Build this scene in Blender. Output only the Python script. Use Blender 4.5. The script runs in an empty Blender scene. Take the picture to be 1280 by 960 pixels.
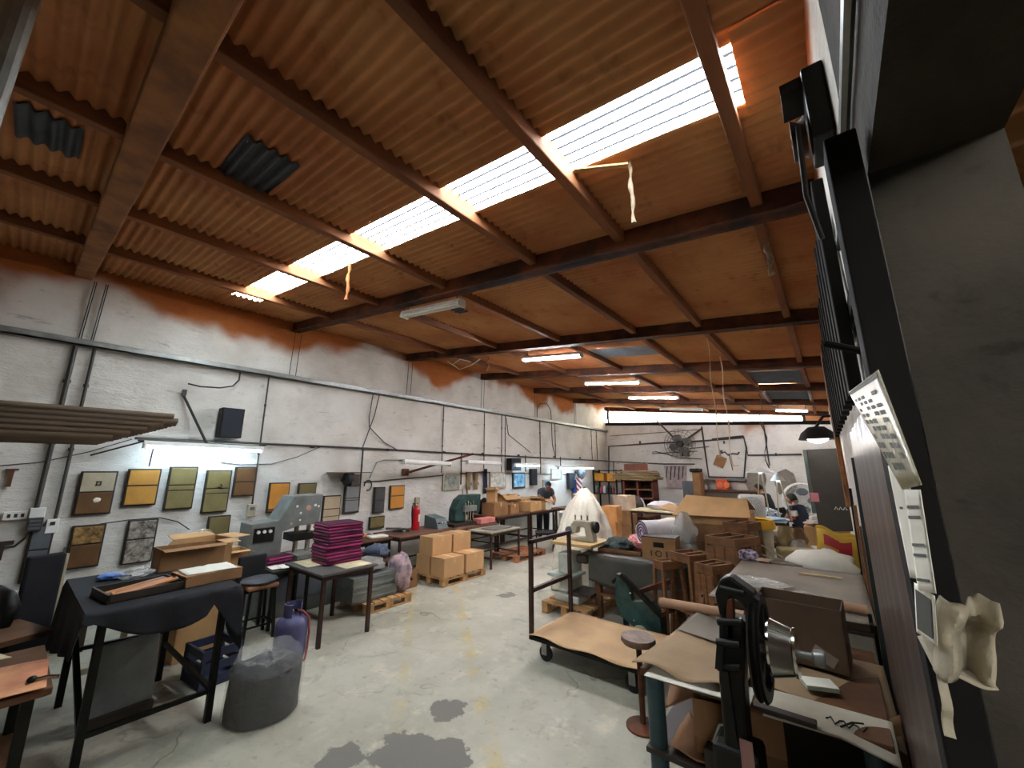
import bpy, math, random
from mathutils import Vector, Matrix, Euler, noise
random.seed(7)
S = bpy.context.scene
COL = S.collection

# ------------------------------------------------------------------ camera, sky, exposure
CAMZ, HEAD, PITCH, FPX = 1.95, math.radians(38.6), math.radians(12.2), 490.0
cam = bpy.data.objects.new('camera', bpy.data.cameras.new('camera'))
cam.data.sensor_width = 36; cam.data.lens = FPX / 1280 * 36; cam.data.clip_start = 0.02
cam.location = (0, 0, CAMZ); cam.rotation_euler = (math.pi / 2 + PITCH, 0, HEAD)
COL.objects.link(cam); S.camera = cam
w = bpy.data.worlds.new('sky'); S.world = w; w.use_nodes = True
w.node_tree.nodes['Background'].inputs[0].default_value = (0.93, 0.97, 1.0, 1)
w.node_tree.nodes['Background'].inputs[1].default_value = 16.0
S.view_settings.view_transform = 'Standard'; S.view_settings.look = 'None'
S.view_settings.gamma = 1; S.view_settings.use_curve_mapping = False
S.view_settings.exposure = 2.6
def portal(loc, rot, sx, sy):                      # guides sky light through an opening in the shell
    l = bpy.data.lights.new('daylight_portal', 'AREA'); l.shape = 'RECTANGLE'; l.size = sx; l.size_y = sy
    l.cycles.is_portal = True
    o = bpy.data.objects.new('daylight_portal', l); o.location = loc; o.rotation_euler = rot; COL.objects.link(o)

XL, XR, YB, YF = -7.45, 0.15, 15.85, -3.2          # left wall, right wall, back wall, front wall
RS = -0.1125                                        # roof pitch, falling towards the right wall
def zb(x): return 3.582 + RS * x                    # underside of the roof beams
RA = math.atan(-RS)

# ------------------------------------------------------------------ where a sight line meets a real plane (used to measure places and sizes)
_f = Vector((-math.sin(HEAD) * math.cos(PITCH), math.cos(HEAD) * math.cos(PITCH), math.sin(PITCH)))
_r = Vector((math.cos(HEAD), math.sin(HEAD), 0)); _u = _r.cross(_f)
def at(x, y, ax, v):
    d = _f * FPX + _r * (x - 640) - _u * (y - 480); o = Vector((0, 0, CAMZ))
    return o + d * ((v - o[ax]) / d[ax])
def wl(x, y, off=0.0): return at(x, y, 0, XL + off)
def bk(x, y, off=0.0): return at(x, y, 1, YB - off)
def fl(x, y, z=0.0): return at(x, y, 2, z)

# ------------------------------------------------------------------ materials
def lin(h):
    h = h.lstrip('#'); c = [int(h[i:i + 2], 16) / 255 for i in (0, 2, 4)]
    return [x / 12.92 if x <= .04045 else ((x + .055) / 1.055) ** 2.4 for x in c]
class G:
    def __init__(s, name):
        s.m = bpy.data.materials.new(name); s.m.use_nodes = True; s.t = s.m.node_tree; s.n = s.t.nodes
        s.bsdf = s.n['Principled BSDF']; s.tc = s.n.new('ShaderNodeTexCoord').outputs['Object']
    def link(s, a, b): s.t.links.new(a, b)
    def put(s, sock, v):
        if isinstance(v, bpy.types.NodeSocket): s.link(v, sock)
        elif sock.type == 'RGBA' and len(v) == 3: sock.default_value = (*v, 1)
        else: sock.default_value = v
    def noise(s, scale, detail=4, rough=.55, vec=None, stretch=None, dist=0):
        v = vec or s.tc
        if stretch:
            mp = s.n.new('ShaderNodeMapping'); s.link(v, mp.inputs[0]); mp.inputs['Scale'].default_value = stretch; v = mp.outputs[0]
        n = s.n.new('ShaderNodeTexNoise'); s.link(v, n.inputs['Vector'])
        n.inputs['Scale'].default_value = scale; n.inputs['Detail'].default_value = detail
        n.inputs['Roughness'].default_value = rough; n.inputs['Distortion'].default_value = dist
        return n.outputs['Fac']
    def math(s, op, a, b=0.0, c=0.0):
        n = s.n.new('ShaderNodeMath'); n.operation = op
        s.put(n.inputs[0], a); s.put(n.inputs[1], b); s.put(n.inputs[2], c); return n.outputs[0]
    def step(s, v, lo, hi):
        n = s.n.new('ShaderNodeMapRange'); n.interpolation_type = 'SMOOTHSTEP'
        s.put(n.inputs[0], v); n.inputs[1].default_value = lo; n.inputs[2].default_value = hi; return n.outputs[0]
    def mix(s, f, a, b):
        n = s.n.new('ShaderNodeMix'); n.data_type = 'RGBA'
        s.put(n.inputs[0], f); s.put(n.inputs[6], a); s.put(n.inputs[7], b); return n.outputs[2]
    def xyz(s):
        n = s.n.new('ShaderNodeSeparateXYZ'); s.link(s.tc, n.inputs[0]); return n.outputs
    def bump(s, h, strength=.3, dist=.02):
        n = s.n.new('ShaderNodeBump'); s.put(n.inputs['Height'], h)
        n.inputs['Strength'].default_value = strength; n.inputs['Distance'].default_value = dist
        s.link(n.outputs[0], s.bsdf.inputs['Normal'])
    def set(s, col, rough=.7, metal=0, spec=.4):
        s.put(s.bsdf.inputs['Base Color'], col); s.put(s.bsdf.inputs['Roughness'], rough)
        s.put(s.bsdf.inputs['Metallic'], metal); s.bsdf.inputs['Specular IOR Level'].default_value = spec
        return s.m
_M = {}
def mat(name, col, rough=.7, metal=0, var=.18, scale=6, bump=.15, bscale=30, dist=.006, col2=None, stretch=None, spec=.4):
    if name in _M: return _M[name]
    g = G(name); c = lin(col)
    a = [x * (1 - var) for x in c]; b = [min(1, x * (1 + var)) for x in c] if col2 is None else lin(col2)
    n = g.noise(scale, 5, .6, stretch=stretch)
    g.set(g.mix(g.step(n, .3, .7), a, b), rough, metal, spec)
    if bump: g.bump(g.noise(bscale, 4, .6, stretch=stretch), bump, dist)
    _M[name] = g.m; return g.m
def emis(name, col, strength):
    if name in _M: return _M[name]
    g = G(name); g.set(lin(col), .4); g.bsdf.inputs['Emission Color'].default_value = (*lin(col), 1)
    g.bsdf.inputs['Emission Strength'].default_value = strength; _M[name] = g.m; return g.m
def film(name, col, alpha, rough=.25, bump=.4, bscale=14):          # clear plastic film: part see-through, glossy and creased
    if name in _M: return _M[name]
    g = G(name); g.set(lin(col), rough, 0, .6); g.bsdf.inputs['Alpha'].default_value = alpha
    g.bump(g.noise(bscale, 5, .65, dist=.8), bump, .03); _M[name] = g.m; return g.m

def m_wall():
    g = G('limewashed_wall'); o = g.xyz()
    n1 = g.noise(1.3, 6, .6); n2 = g.noise(5, 6, .65, stretch=(1, 1, 1.8)); n3 = g.noise(.55, 3, .5)
    c = g.mix(g.step(n1, .35, .75), lin('#d8d4cb'), lin('#bfb9ae'))
    c = g.mix(g.math('MULTIPLY', g.step(n2, .58, .78), .55), c, lin('#8d8272'))
    n4 = g.noise(3.5, 5, .7, stretch=(1, .35, 2.4)); c = g.mix(g.math('MULTIPLY', g.step(n4, .62, .7), .5), c, lin('#6f675a'))
    # rust-coloured foam overspray along the eaves, with a ragged lower edge
    h = g.math('ADD', o[2], g.math('MULTIPLY', g.math('SUBTRACT', n3, .5), 2.6))
    h = g.math('ADD', h, g.math('MULTIPLY', g.math('SUBTRACT', n1, .5), .35))
    h = g.math('ADD', h, g.math('MULTIPLY', o[0], -RS))
    c = g.mix(g.step(h, 3.3, 3.75), c, g.mix(n2, lin('#8a4a22'), lin('#b06a34')))
    g.set(c, .9, 0, .2)
    g.bump(g.math('ADD', g.noise(5, 6, .7, stretch=(1, .8, 2.2)), g.math('MULTIPLY', g.noise(1.6, 3, .5), .8)), .42, .05); return g.m
def m_floor():
    g = G('worn_concrete'); o = g.xyz()
    n1 = g.noise(.9, 6, .6); n2 = g.noise(3.2, 6, .65); n3 = g.noise(14, 4, .6)
    c = g.mix(g.step(n1, .35, .7), lin('#b1ac9b'), lin('#96917f'))
    c = g.mix(g.math('MULTIPLY', g.step(n2, .52, .68), .6), c, lin('#c6bea8'))
    c = g.mix(g.math('MULTIPLY', g.step(n3, .58, .74), .45), c, lin('#6d675c'))
    n5 = g.noise(2.1, 7, .72, dist=1.2); c = g.mix(g.math('MULTIPLY', g.step(n5, .54, .7), .5), c, lin('#7d776a'))
    ck = g.n.new('ShaderNodeTexVoronoi'); ck.feature = 'DISTANCE_TO_EDGE'; ck.inputs['Scale'].default_value = .55; wv = g.n.new('ShaderNodeVectorMath'); wv.operation = 'ADD'
    nz = g.n.new('ShaderNodeTexNoise'); nz.inputs['Scale'].default_value = 2.5; g.link(g.tc, nz.inputs['Vector']); g.link(g.tc, wv.inputs[0]); g.link(nz.outputs['Color'], wv.inputs[1]); g.link(wv.outputs[0], ck.inputs['Vector'])
    c = g.mix(g.math('MULTIPLY', g.math('SUBTRACT', 1.0, g.step(ck.outputs['Distance'], .003, .012)), g.math('MULTIPLY', g.step(n1, .45, .6), .55)), c, lin('#57524a'))
    # worn yellow walkway stripes
    def band(x0, x1, k, b, wd):
        d = g.math('ABSOLUTE', g.math('SUBTRACT', o[1], g.math('ADD', g.math('MULTIPLY', o[0], k), b)))
        return g.math('MULTIPLY', g.math('SUBTRACT', 1.0, g.step(d, wd * .6, wd)), g.math('MULTIPLY', g.step(n2, .42, .62), .45))
    c = g.mix(band(0, 0, -.83, .68, .10), c, lin('#b79a45')); c = g.mix(band(0, 0, -.83, -.2, .07), c, lin('#b79a45'))
    # bare dark patches where the skin of the slab has come off
    def blob(x, y, r):
        dx = g.math('SUBTRACT', o[0], x); dy = g.math('SUBTRACT', o[1], y)
        d = g.math('SQRT', g.math('ADD', g.math('MULTIPLY', dx, dx), g.math('MULTIPLY', dy, dy)))
        return g.math('SUBTRACT', 1.0, g.step(g.math('ADD', d, g.math('MULTIPLY', g.math('SUBTRACT', n2, .5), .55)), r - .012, r + .012))
    for x, y, r in ((-2.75, 2.58, .15), (-2.62, 2.05, .24), (-2.35, 2.2, .2), (-2.2, 1.9, .25), (-4.3, 5.2, .13), (-2.9, 1.75, .15)):
        c = g.mix(blob(x, y, r), c, lin('#6f6a61'))
    g.set(c, g.math('ADD', .45, g.math('MULTIPLY', n2, .4)), 0, .4)
    g.bump(g.math('ADD', n2, g.math('MULTIPLY', n3, .5)), .12, .01); return g.m
def m_roof():
    g = G('foam_sprayed_roof'); n = g.noise(.8, 5, .6); n2 = g.noise(6, 5, .6, stretch=(1, .5, 1))
    c = g.mix(g.step(n, .3, .72), lin('#a4653e'), lin('#c08a58')); c = g.mix(g.math('MULTIPLY', g.step(n2, .55, .75), .5), c, lin('#74401f'))
    g.set(c, .85, 0, .2); g.bump(n2, .3, .015); return g.m
M_WALL, M_FLOOR, M_ROOF = m_wall(), m_floor(), m_roof()
M_BEAM = mat('rusty_dark_steel', '#3c2216', .75, .2, .5, 3, .3, 25, col2='#6b3a1c')
M_BEAMW = mat('foam_coated_beam', '#7a4a2a', .85, 0, .3, 3, .4, 14, col2='#9c6636')
M_PURL = mat('purlin_wood', '#6a3c1e', .8, 0, .35, 3, .3, 20, col2='#8c5630', stretch=(1, .15, 1))
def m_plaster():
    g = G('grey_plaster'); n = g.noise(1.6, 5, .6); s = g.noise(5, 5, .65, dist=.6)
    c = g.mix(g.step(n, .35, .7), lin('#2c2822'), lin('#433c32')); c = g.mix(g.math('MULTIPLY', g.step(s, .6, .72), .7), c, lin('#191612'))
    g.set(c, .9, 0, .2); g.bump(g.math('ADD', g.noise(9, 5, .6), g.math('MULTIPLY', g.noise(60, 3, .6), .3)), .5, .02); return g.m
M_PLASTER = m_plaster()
M_BLACK = mat('black_steel', '#16150f', .5, .5, .4, 8, .1, 30)
M_CARD = mat('cardboard', '#b28a5c', .85, 0, .12, 3, .08, 60)
M_CARD2 = mat('brown_cardboard', '#8a6440', .85, 0, .15, 3, .08, 60)
M_CARDIN = mat('cardboard_inside', '#7c5a3a', .9, 0, .15, 3, .05, 60)
M_WOOD = mat('pine_wood', '#6e4828', .75, 0, .25, 4, .2, 30, stretch=(1, 1, 6))
M_PALLET = mat('pallet_wood', '#a47c50', .85, 0, .3, 5, .25, 25)
M_DARKWOOD = mat('dark_wood', '#5a3a22', .7, 0, .3, 4, .2, 30)
M_GREYM = mat('grey_painted_metal', '#6d706b', .45, .15, .2, 5, .06, 30)
M_STEEL = mat('galvanised_steel', '#8f918c', .4, .6, .2, 6, .06, 30)
M_CONDUIT = mat('dark_conduit', '#3f3d38', .5, .3, .2, 6, .05, 30)
M_WIRE = mat('cable_black', '#2a2723', .6, 0, .2, 6, 0)
M_MATTE = mat('matte_black_steel', '#120f0c', .85, 0, .3, 4, .05, 20, spec=.15)
M_GREEN = mat('machine_green', '#1f3a38', .45, .1, .3, 6, .1, 25, col2='#35524c')
M_WHITE = mat('white_enamel', '#d8d6cf', .4, 0, .08, 4, .03, 20)
M_PAPER = mat('white_paper', '#dcd6c6', .8, 0, .08, 4, .1, 12)
M_CLOTHB = mat('black_cloth', '#17161a', .9, 0, .35, 5, .25, 60)
M_RUBBER = mat('black_rubber', '#1b1a19', .8, 0, .2, 5, .05, 20)
M_CHROME = mat('chrome', '#c8c4ba', .18, 1, .06, 5, 0)
M_BROWNLEG = mat('brown_tube', '#3d2820', .5, .3, .25, 8, .05, 30)
M_FILM = film('clear_film', '#dcd8d0', .36, .15)
M_FILMW = film('milky_film', '#e8e0cc', .9, .25, .9, 7)
M_SKIN = mat('skin', '#a5714f', .6, 0, .08, 10, 0)
M_HAIR = mat('hair_black', '#14110f', .5, 0, .2, 30, .2, 80)

# ------------------------------------------------------------------ mesh building
class MB:
    def __init__(s): s.v = []; s.f = []; s.mi = []
    def add(s, vs, fs, mi=0):
        o = len(s.v); s.v += [tuple(v) for v in vs]; s.f += [tuple(i + o for i in f) for f in fs]; s.mi += [mi] * len(fs); return s
    def box(s, lo, hi, rot=None, piv=None, mi=0):
        x0, y0, z0 = lo; x1, y1, z1 = hi
        vs = [Vector(p) for p in ((x0,y0,z0),(x1,y0,z0),(x1,y1,z0),(x0,y1,z0),(x0,y0,z1),(x1,y0,z1),(x1,y1,z1),(x0,y1,z1))]
        if rot is not None:
            c = Vector(piv) if piv is not None else (Vector(lo) + Vector(hi)) / 2
            m = Euler(rot).to_matrix(); vs = [c + m @ (p - c) for p in vs]
        return s.add(vs, [(0,3,2,1),(4,5,6,7),(0,1,5,4),(1,2,6,5),(2,3,7,6),(3,0,4,7)], mi)
    def cbox(s, c, sz, rot=None, mi=0):
        c = Vector(c); h = Vector(sz) / 2; return s.box(c - h, c + h, rot, None, mi)
    def tube(s, pts, r, n=8, cap=True, mi=0, closed=False):
        pts = [Vector(p) for p in pts]; k = len(pts); rs = r if isinstance(r, (list, tuple)) else [r] * k
        vs = []; prev = None
        for i, p in enumerate(pts):
            a = pts[(i - 1) % k] if (closed or i) else p; b = pts[(i + 1) % k] if (closed or i < k - 1) else p
            d = (b - a).normalized() if (b - a).length > 1e-9 else Vector((0, 0, 1))
            if prev is None: q = d.orthogonal().normalized()
            else:
                q = prev - d * prev.dot(d); q = q.normalized() if q.length > 1e-6 else d.orthogonal().normalized()
            prev = q; t = d.cross(q)
            for j in range(n):
                an = 2 * math.pi * j / n; vs.append(p + (q * math.cos(an) + t * math.sin(an)) * rs[i])
        fs = []
        for i in range(k if closed else k - 1):
            i2 = (i + 1) % k
            for j in range(n): fs.append((i*n+j, i*n+(j+1)%n, i2*n+(j+1)%n, i2*n+j))
        if cap and not closed: fs += [tuple(range(n - 1, -1, -1)), tuple((k-1)*n + j for j in range(n))]
        return s.add(vs, fs, mi)
    def bar(s, a, b, w, h=None, up=(0, 0, 1), mi=0):      # square-section bar between two points
        a, b = Vector(a), Vector(b); h = h or w; d = (b - a).normalized(); u = Vector(up)
        if abs(d.dot(u)) > .98: u = Vector((0, 1, 0))
        x = d.cross(u).normalized() * w / 2; y = x.cross(d).normalized() * h / 2
        vs = [a-x-y, a+x-y, a+x+y, a-x+y, b-x-y, b+x-y, b+x+y, b-x+y]
        return s.add(vs, [(0,3,2,1),(4,5,6,7),(0,1,5,4),(1,2,6,5),(2,3,7,6),(3,0,4,7)], mi)
    def lathe(s, prof, n=20, c=(0, 0, 0), axis='z', mi=0, ang=2 * math.pi):
        vs = []; c = Vector(c); m = len(prof); full = abs(ang - 2 * math.pi) < 1e-6; k = n if full else n + 1
        for i in range(k):
            a = ang * i / n
            for r, z in prof:
                p = {'z': Vector((r*math.cos(a), r*math.sin(a), z)), 'x': Vector((z, r*math.cos(a), r*math.sin(a))), 'y': Vector((r*math.sin(a), z, r*math.cos(a)))}[axis]
                vs.append(c + p)
        fs = []
        for i in range(n):
            i2 = (i + 1) % k
            for j in range(m - 1): fs.append((i*m+j, i2*m+j, i2*m+j+1, i*m+j+1))
        return s.add(vs, fs, mi)
    def prism(s, poly, d, mi=0):                            # polygon of 3-D points pushed along d
        poly = [Vector(p) for p in poly]; d = Vector(d); n = len(poly); nm = Vector((0, 0, 0))
        for i in range(n): nm += poly[i].cross(poly[(i + 1) % n])
        if nm.dot(d) > 0: poly = poly[::-1]
        vs = poly + [p + d for p in poly]
        return s.add(vs, [tuple(range(n)), tuple(range(2*n-1, n-1, -1))] + [(i, i+n, (i+1)%n+n, (i+1)%n) for i in range(n)], mi)
    def grid(s, nu, nv, fn, mi=0):
        vs = [fn(i / nu, j / nv) for j in range(nv + 1) for i in range(nu + 1)]
        return s.add(vs, [(j*(nu+1)+i, j*(nu+1)+i+1, (j+1)*(nu+1)+i+1, (j+1)*(nu+1)+i) for j in range(nv) for i in range(nu)], mi)
    def ball(s, c, r, n=12, m=8, mi=0, jit=0, seed=0):
        c = Vector(c); r = Vector(r) if hasattr(r, '__len__') else Vector((r, r, r)); vs = []; 
        for j in range(m + 1):
            t = math.pi * j / m
            for i in range(n):
                a = 2 * math.pi * i / n; d = Vector((math.sin(t)*math.cos(a), math.sin(t)*math.sin(a), math.cos(t)))
                k = 1 + (jit * noise.noise(d * 2.3 + Vector((seed * 7.1, seed, 0))) if jit else 0)
                vs.append(c + Vector((d.x*r.x, d.y*r.y, d.z*r.z)) * k)
        return s.add(vs, [(j*n+i, (j+1)*n+i, (j+1)*n+(i+1)%n, j*n+(i+1)%n) for j in range(m) for i in range(n)], mi)
    def mesh(s, name, mats, smooth=False):
        me = bpy.data.meshes.new(name); me.from_pydata(s.v, [], s.f)
        for m in (mats if isinstance(mats, (list, tuple)) else [mats]): me.materials.append(m)
        me.polygons.foreach_set('material_index', s.mi)
        me.polygons.foreach_set('use_smooth', [bool(smooth)] * len(s.f))
        me.validate(); me.update()
        if smooth: 
            try: me.set_sharp_from_angle(angle=math.radians(smooth if smooth > 1 else 40))
            except Exception: pass
        return me
    def build(s, name, mats, parent=None, smooth=False, bev=0, thick=0, sub=0):
        o = bpy.data.objects.new(name, s.mesh(name, mats, smooth)); COL.objects.link(o); o.parent = parent
        if thick: m = o.modifiers.new('solid', 'SOLIDIFY'); m.thickness = thick; m.offset = 0
        if sub: m = o.modifiers.new('sub', 'SUBSURF'); m.levels = m.render_levels = sub
        if bev: m = o.modifiers.new('bevel', 'BEVEL'); m.width = bev; m.segments = 2; m.limit_method = 'ANGLE'
        return o
def tag(o, label, cat, group=None, kind=None):
    o['label'] = label; o['category'] = cat
    if group: o['group'] = group
    if kind: o['kind'] = kind
    return o
def thing(name, label, cat, loc=(0, 0, 0), rz=0, group=None):
    o = bpy.data.objects.new(name, None); COL.objects.link(o); o.empty_display_size = .1
    o.location = loc; o.rotation_euler = (0, 0, rz); return tag(o, label, cat, group)
def struct(o, label=None, cat=None):
    o['kind'] = 'structure'
    if label: o['label'] = label; o['category'] = cat
    return o
def fence(name, parent=None):
    o = bpy.data.objects.new(name, None); COL.objects.link(o); o.parent = parent; return o
def share(me, name, parent, loc=(0, 0, 0), rot=(0, 0, 0), scale=None):    # one more object on the same mesh
    o = bpy.data.objects.new(name, me); COL.objects.link(o); o.parent = parent; o.location = loc; o.rotation_euler = rot
    if scale: o.scale = scale
    return o
# ================================================================== the building
struct(MB().box((XL - .3, YF - .3, -.2), (4.2, YB + .3, 0)).build('floor', M_FLOOR), 'worn grey concrete workshop floor with faded yellow stripes', 'floor')
def rough_wall(name, p0, p1, zt0, zt1, th, label, amp=.02):
    p0, p1 = Vector(p0), Vector(p1); d = (p1 - p0); ln = d.length; d.normalize(); nrm = Vector((-d.y, d.x, 0))
    nu, nv = int(ln / .12), 34
    def fn(u, v):
        z = v * (zt0 + (zt1 - zt0) * u); p = p0 + d * (u * ln)
        k = noise.noise(Vector((u * ln * 1.1, z * 1.4, 3))) * amp + noise.noise(Vector((u * ln * 4, z * 5, 9))) * amp * .45
        return (p.x + nrm.x * k, p.y + nrm.y * k, z)
    m = MB(); m.grid(nu, nv, fn)
    back = [p0 - nrm * th, p1 - nrm * th]
    m.add([(p0.x, p0.y, 0), (p1.x, p1.y, 0), (back[1].x, back[1].y, 0), (back[0].x, back[0].y, 0), (p0.x, p0.y, zt0), (p1.x, p1.y, zt1), (back[1].x, back[1].y, zt1), (back[0].x, back[0].y, zt0)],
          [(2, 3, 7, 6), (4, 5, 6, 7), (0, 4, 7, 3), (1, 2, 6, 5)])
    return struct(m.build(name, M_WALL, smooth=60), label, 'wall')
rough_wall('wall_left', (XL, YB, 0), (XL, YF, 0), 4.62, 4.62, .25, 'long white limewashed masonry wall with orange overspray at the eaves')
rough_wall('wall_back', (XR, YB, 0), (XL, YB, 0), 3.36, 3.82, .25, 'white rough masonry end wall below the window strip')
# right wall beyond the doorway, the lintel over it, the wall behind the camera
m = MB(); JY, DH, WT = 1.1, 2.6, .2
rw = rough_wall('wall_right', (XR, JY + .16, 0), (XR, YB, 0), 3.72, 3.72, .02, 'white side wall with orange overspray behind the leaning metal sheet', .008)
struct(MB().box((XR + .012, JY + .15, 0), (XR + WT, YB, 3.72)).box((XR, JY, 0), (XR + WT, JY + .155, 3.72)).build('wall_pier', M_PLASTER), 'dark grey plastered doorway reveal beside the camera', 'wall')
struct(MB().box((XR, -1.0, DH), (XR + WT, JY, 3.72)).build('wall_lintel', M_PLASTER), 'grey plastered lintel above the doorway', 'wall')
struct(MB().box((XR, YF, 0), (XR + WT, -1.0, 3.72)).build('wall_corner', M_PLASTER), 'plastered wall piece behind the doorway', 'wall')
struct(MB().box((XL, YF - .2, 0), (XR + WT, YF, 4.62)).build('wall_front', M_WALL), 'front wall behind the camera', 'wall')

# ---- roof: beams, purlins and corrugated sheets
ceil = struct(fence('ceiling'), 'pitched corrugated roof sprayed with rust-brown foam', 'ceiling')
BEAMS = [-2.5, .19, 2.89, 5.42, 7.95, 10.53, 13.12]
PURL = [-.18, -1.12, -2.02, -3.3, -4.68, -6.1]
BD, PD = .17, .1
ST = BD + .01                                        # sheet height above the beam underside
for i, y in enumerate(BEAMS):
    m = MB(); x0, x1 = XL, XR
    wd = .17 if i == 1 else .11
    a = [(x0, y - wd/2, zb(x0)), (x1, y - wd/2, zb(x1)), (x1, y - wd/2, zb(x1) + BD), (x0, y - wd/2, zb(x0) + BD)]
    m.prism(a, (0, wd, 0)); 
    if i > 1:                                        # bottom flange of a rolled section
        m.prism([(x0, y - .075, zb(x0)), (x1, y - .075, zb(x1)), (x1, y - .075, zb(x1) + .02), (x0, y - .075, zb(x0) + .02)], (0, .15, 0))
    m.build('beam', M_BEAMW if i < 2 else M_BEAM, ceil, bev=.012)
ys = BEAMS + [YB]
for i in range(len(BEAMS)):
    y0, y1 = ys[i] + .04, ys[i + 1] - .04
    for x in PURL:
        if i == 0: y0 = YF
        m = MB(); wob = random.uniform(-.02, .02); z = zb(x) + BD - PD
        m.add([(x - .035 + wob, y0, z), (x + .035 + wob, y0, z), (x + .035 - wob, y1, z), (x - .035 - wob, y1, z), (x - .035 + wob, y0, z + PD + .05), (x + .035 + wob, y0, z + PD + .05), (x + .035 - wob, y1, z + PD + .05), (x - .035 - wob, y1, z + PD + .05)],
              [(0,3,2,1),(4,5,6,7),(0,1,5,4),(1,2,6,5),(2,3,7,6),(3,0,4,7)])
        m.build('purlin', M_PURL, ceil, bev=.008)
WAVE = .076
def sheet(x0, x1, y0, y1, foam=.0, seed=0, amp=.019, dz=0, ns=6):
    n = max(2, int(round((y1 - y0) / WAVE * ns))); k = max(2, int((x1 - x0) / .25)); m = MB()
    def fn(u, v):
        y = y0 + (y1 - y0) * v; x = x0 + (x1 - x0) * u
        lump = noise.noise(Vector((x * 1.7, y * 1.7, seed)))
        fo = foam * (.5 + .5 * noise.noise(Vector((x * .9, y * .9, seed + 4))))
        z = zb(x) + ST + dz + amp * (1 - fo) * math.cos(2 * math.pi * y / WAVE) - foam * .03 * (.5 + lump)
        return (x, y, z)
    return m.grid(k, n, fn)
def m_trans(name, col, tr, stripes, dark):
    g = G(name); n = g.noise(60, 5, .7); n2 = g.noise(2.2, 4, .6)
    t = g.n.new('ShaderNodeBsdfTransparent'); d = g.n.new('ShaderNodeBsdfTranslucent'); mx = g.n.new('ShaderNodeMixShader')
    c = g.mix(g.step(n, .52, .6), lin(col), lin(dark)); c = g.mix(g.math('MULTIPLY', g.step(n2, .5, .75), .3), c, lin(dark))
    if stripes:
        o = g.xyz(); s_ = g.math('COSINE', g.math('MULTIPLY', o[1], 2 * math.pi / WAVE)); c = g.mix(g.step(g.math('ADD', s_, g.math('MULTIPLY', n, .5)), .62, .95), c, lin('#0d0e0f'))  # dark ridge lines put into the colour, standing in for the corrugation's shading
    g.link(c, t.inputs[0]); g.link(c, d.inputs[0]); mx.inputs[0].default_value = tr
    g.link(t.outputs[0], mx.inputs[1]); g.link(d.outputs[0], mx.inputs[2])
    g.link(mx.outputs[0], g.n['Material Output'].inputs['Surface']); return g.m
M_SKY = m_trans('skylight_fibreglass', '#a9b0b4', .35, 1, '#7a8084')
M_GREYSKY = mat('grey_fibreglass', '#5c6166', .6, 0, .2, 6, .05, 30)
SKY0, SKY1, SX0, SX1 = 1.62, 2.02, -6.62, -.10
xs = [XL - .2] + sorted(PURL) + [XR + WT]
for i in range(len(BEAMS)):
    ya, yb_ = (YF if i == 0 else ys[i]), ys[i + 1]
    for j in range(len(xs) - 1):
        fo = [.1, .05, .3, .5, .6, .6, .7][i]; fo = .95 if j == len(xs) - 2 else fo; sd = i * 11 + j
        if i == 1:                                   # the bay with the skylight
            sheet(xs[j], xs[j+1], ya, SKY0 + .02, fo, sd).build('roof_sheet', M_ROOF, ceil, smooth=80)
            sheet(xs[j], xs[j+1], SKY1 - .02, yb_, min(.95, fo + .3), sd).build('roof_sheet', M_ROOF, ceil, smooth=80)
            if xs[j] < SX0 < xs[j+1]: sheet(xs[j], SX0, SKY0 - .06, SKY1 + .06, fo, sd, dz=-.012).build('roof_sheet', M_ROOF, ceil, smooth=80)
            if xs[j] < SX1 < xs[j+1]: sheet(SX1, xs[j+1], SKY0 - .06, SKY1 + .06, fo, sd, dz=-.012).build('roof_sheet', M_ROOF, ceil, smooth=80)
            a, b = max(xs[j], SX0), min(xs[j+1], SX1)
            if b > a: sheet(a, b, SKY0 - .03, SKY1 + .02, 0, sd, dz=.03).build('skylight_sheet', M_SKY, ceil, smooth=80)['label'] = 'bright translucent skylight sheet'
        elif i in (4, 5) and j == len(xs) - 3:       # grey fibreglass panes beside the right wall
            p0, p1 = (8.95, 10.45) if i == 4 else (11.7, 13.05)
            sheet(xs[j], xs[j+1], ya, p0, fo, sd).build('roof_sheet', M_ROOF, ceil, smooth=80)
            sheet(xs[j], xs[j+1], p0, p1, 0, sd).build('grey_pane', M_GREYSKY, ceil, smooth=80)
            sheet(xs[j], xs[j+1], p1, yb_, fo, sd).build('roof_sheet', M_ROOF, ceil, smooth=80)
        elif i == 3 and j == 3:
            sheet(xs[j], xs[j+1], ya, 6.35, fo, sd).build('roof_sheet', M_ROOF, ceil, smooth=80)
            sheet(xs[j], xs[j+1], 6.35, 7.05, 0, sd).build('grey_pane', M_GREYSKY, ceil, smooth=80)
            sheet(xs[j], xs[j+1], 7.05, yb_, fo, sd).build('roof_sheet', M_ROOF, ceil, smooth=80)
        else:
            sheet(xs[j], xs[j+1], ya, yb_, fo, sd).build('roof_sheet', M_ROOF, ceil, smooth=80)
# bare grey patches where foam has come away
for x0, x1, y0, y1 in ((-3.44, -2.66, .60, .93), (-4.1, -3.6, -.36, -.06), (-4.0, -3.8, 3.45, 3.75)):
    sheet(x0, x1, y0, y1, 0, 1, dz=-.02).build('bare_patch', mat('bare_dark_sheet', '#2e3034', .6, 0, .4, 5, .05), ceil, smooth=80)
yc = (SKY0 + SKY1) / 2; xc = (SX0 + SX1) / 2
portal((xc, yc, zb(xc) + ST + .1), (0, RA, 0), SX1 - SX0, SKY1 - SKY0)
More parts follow.
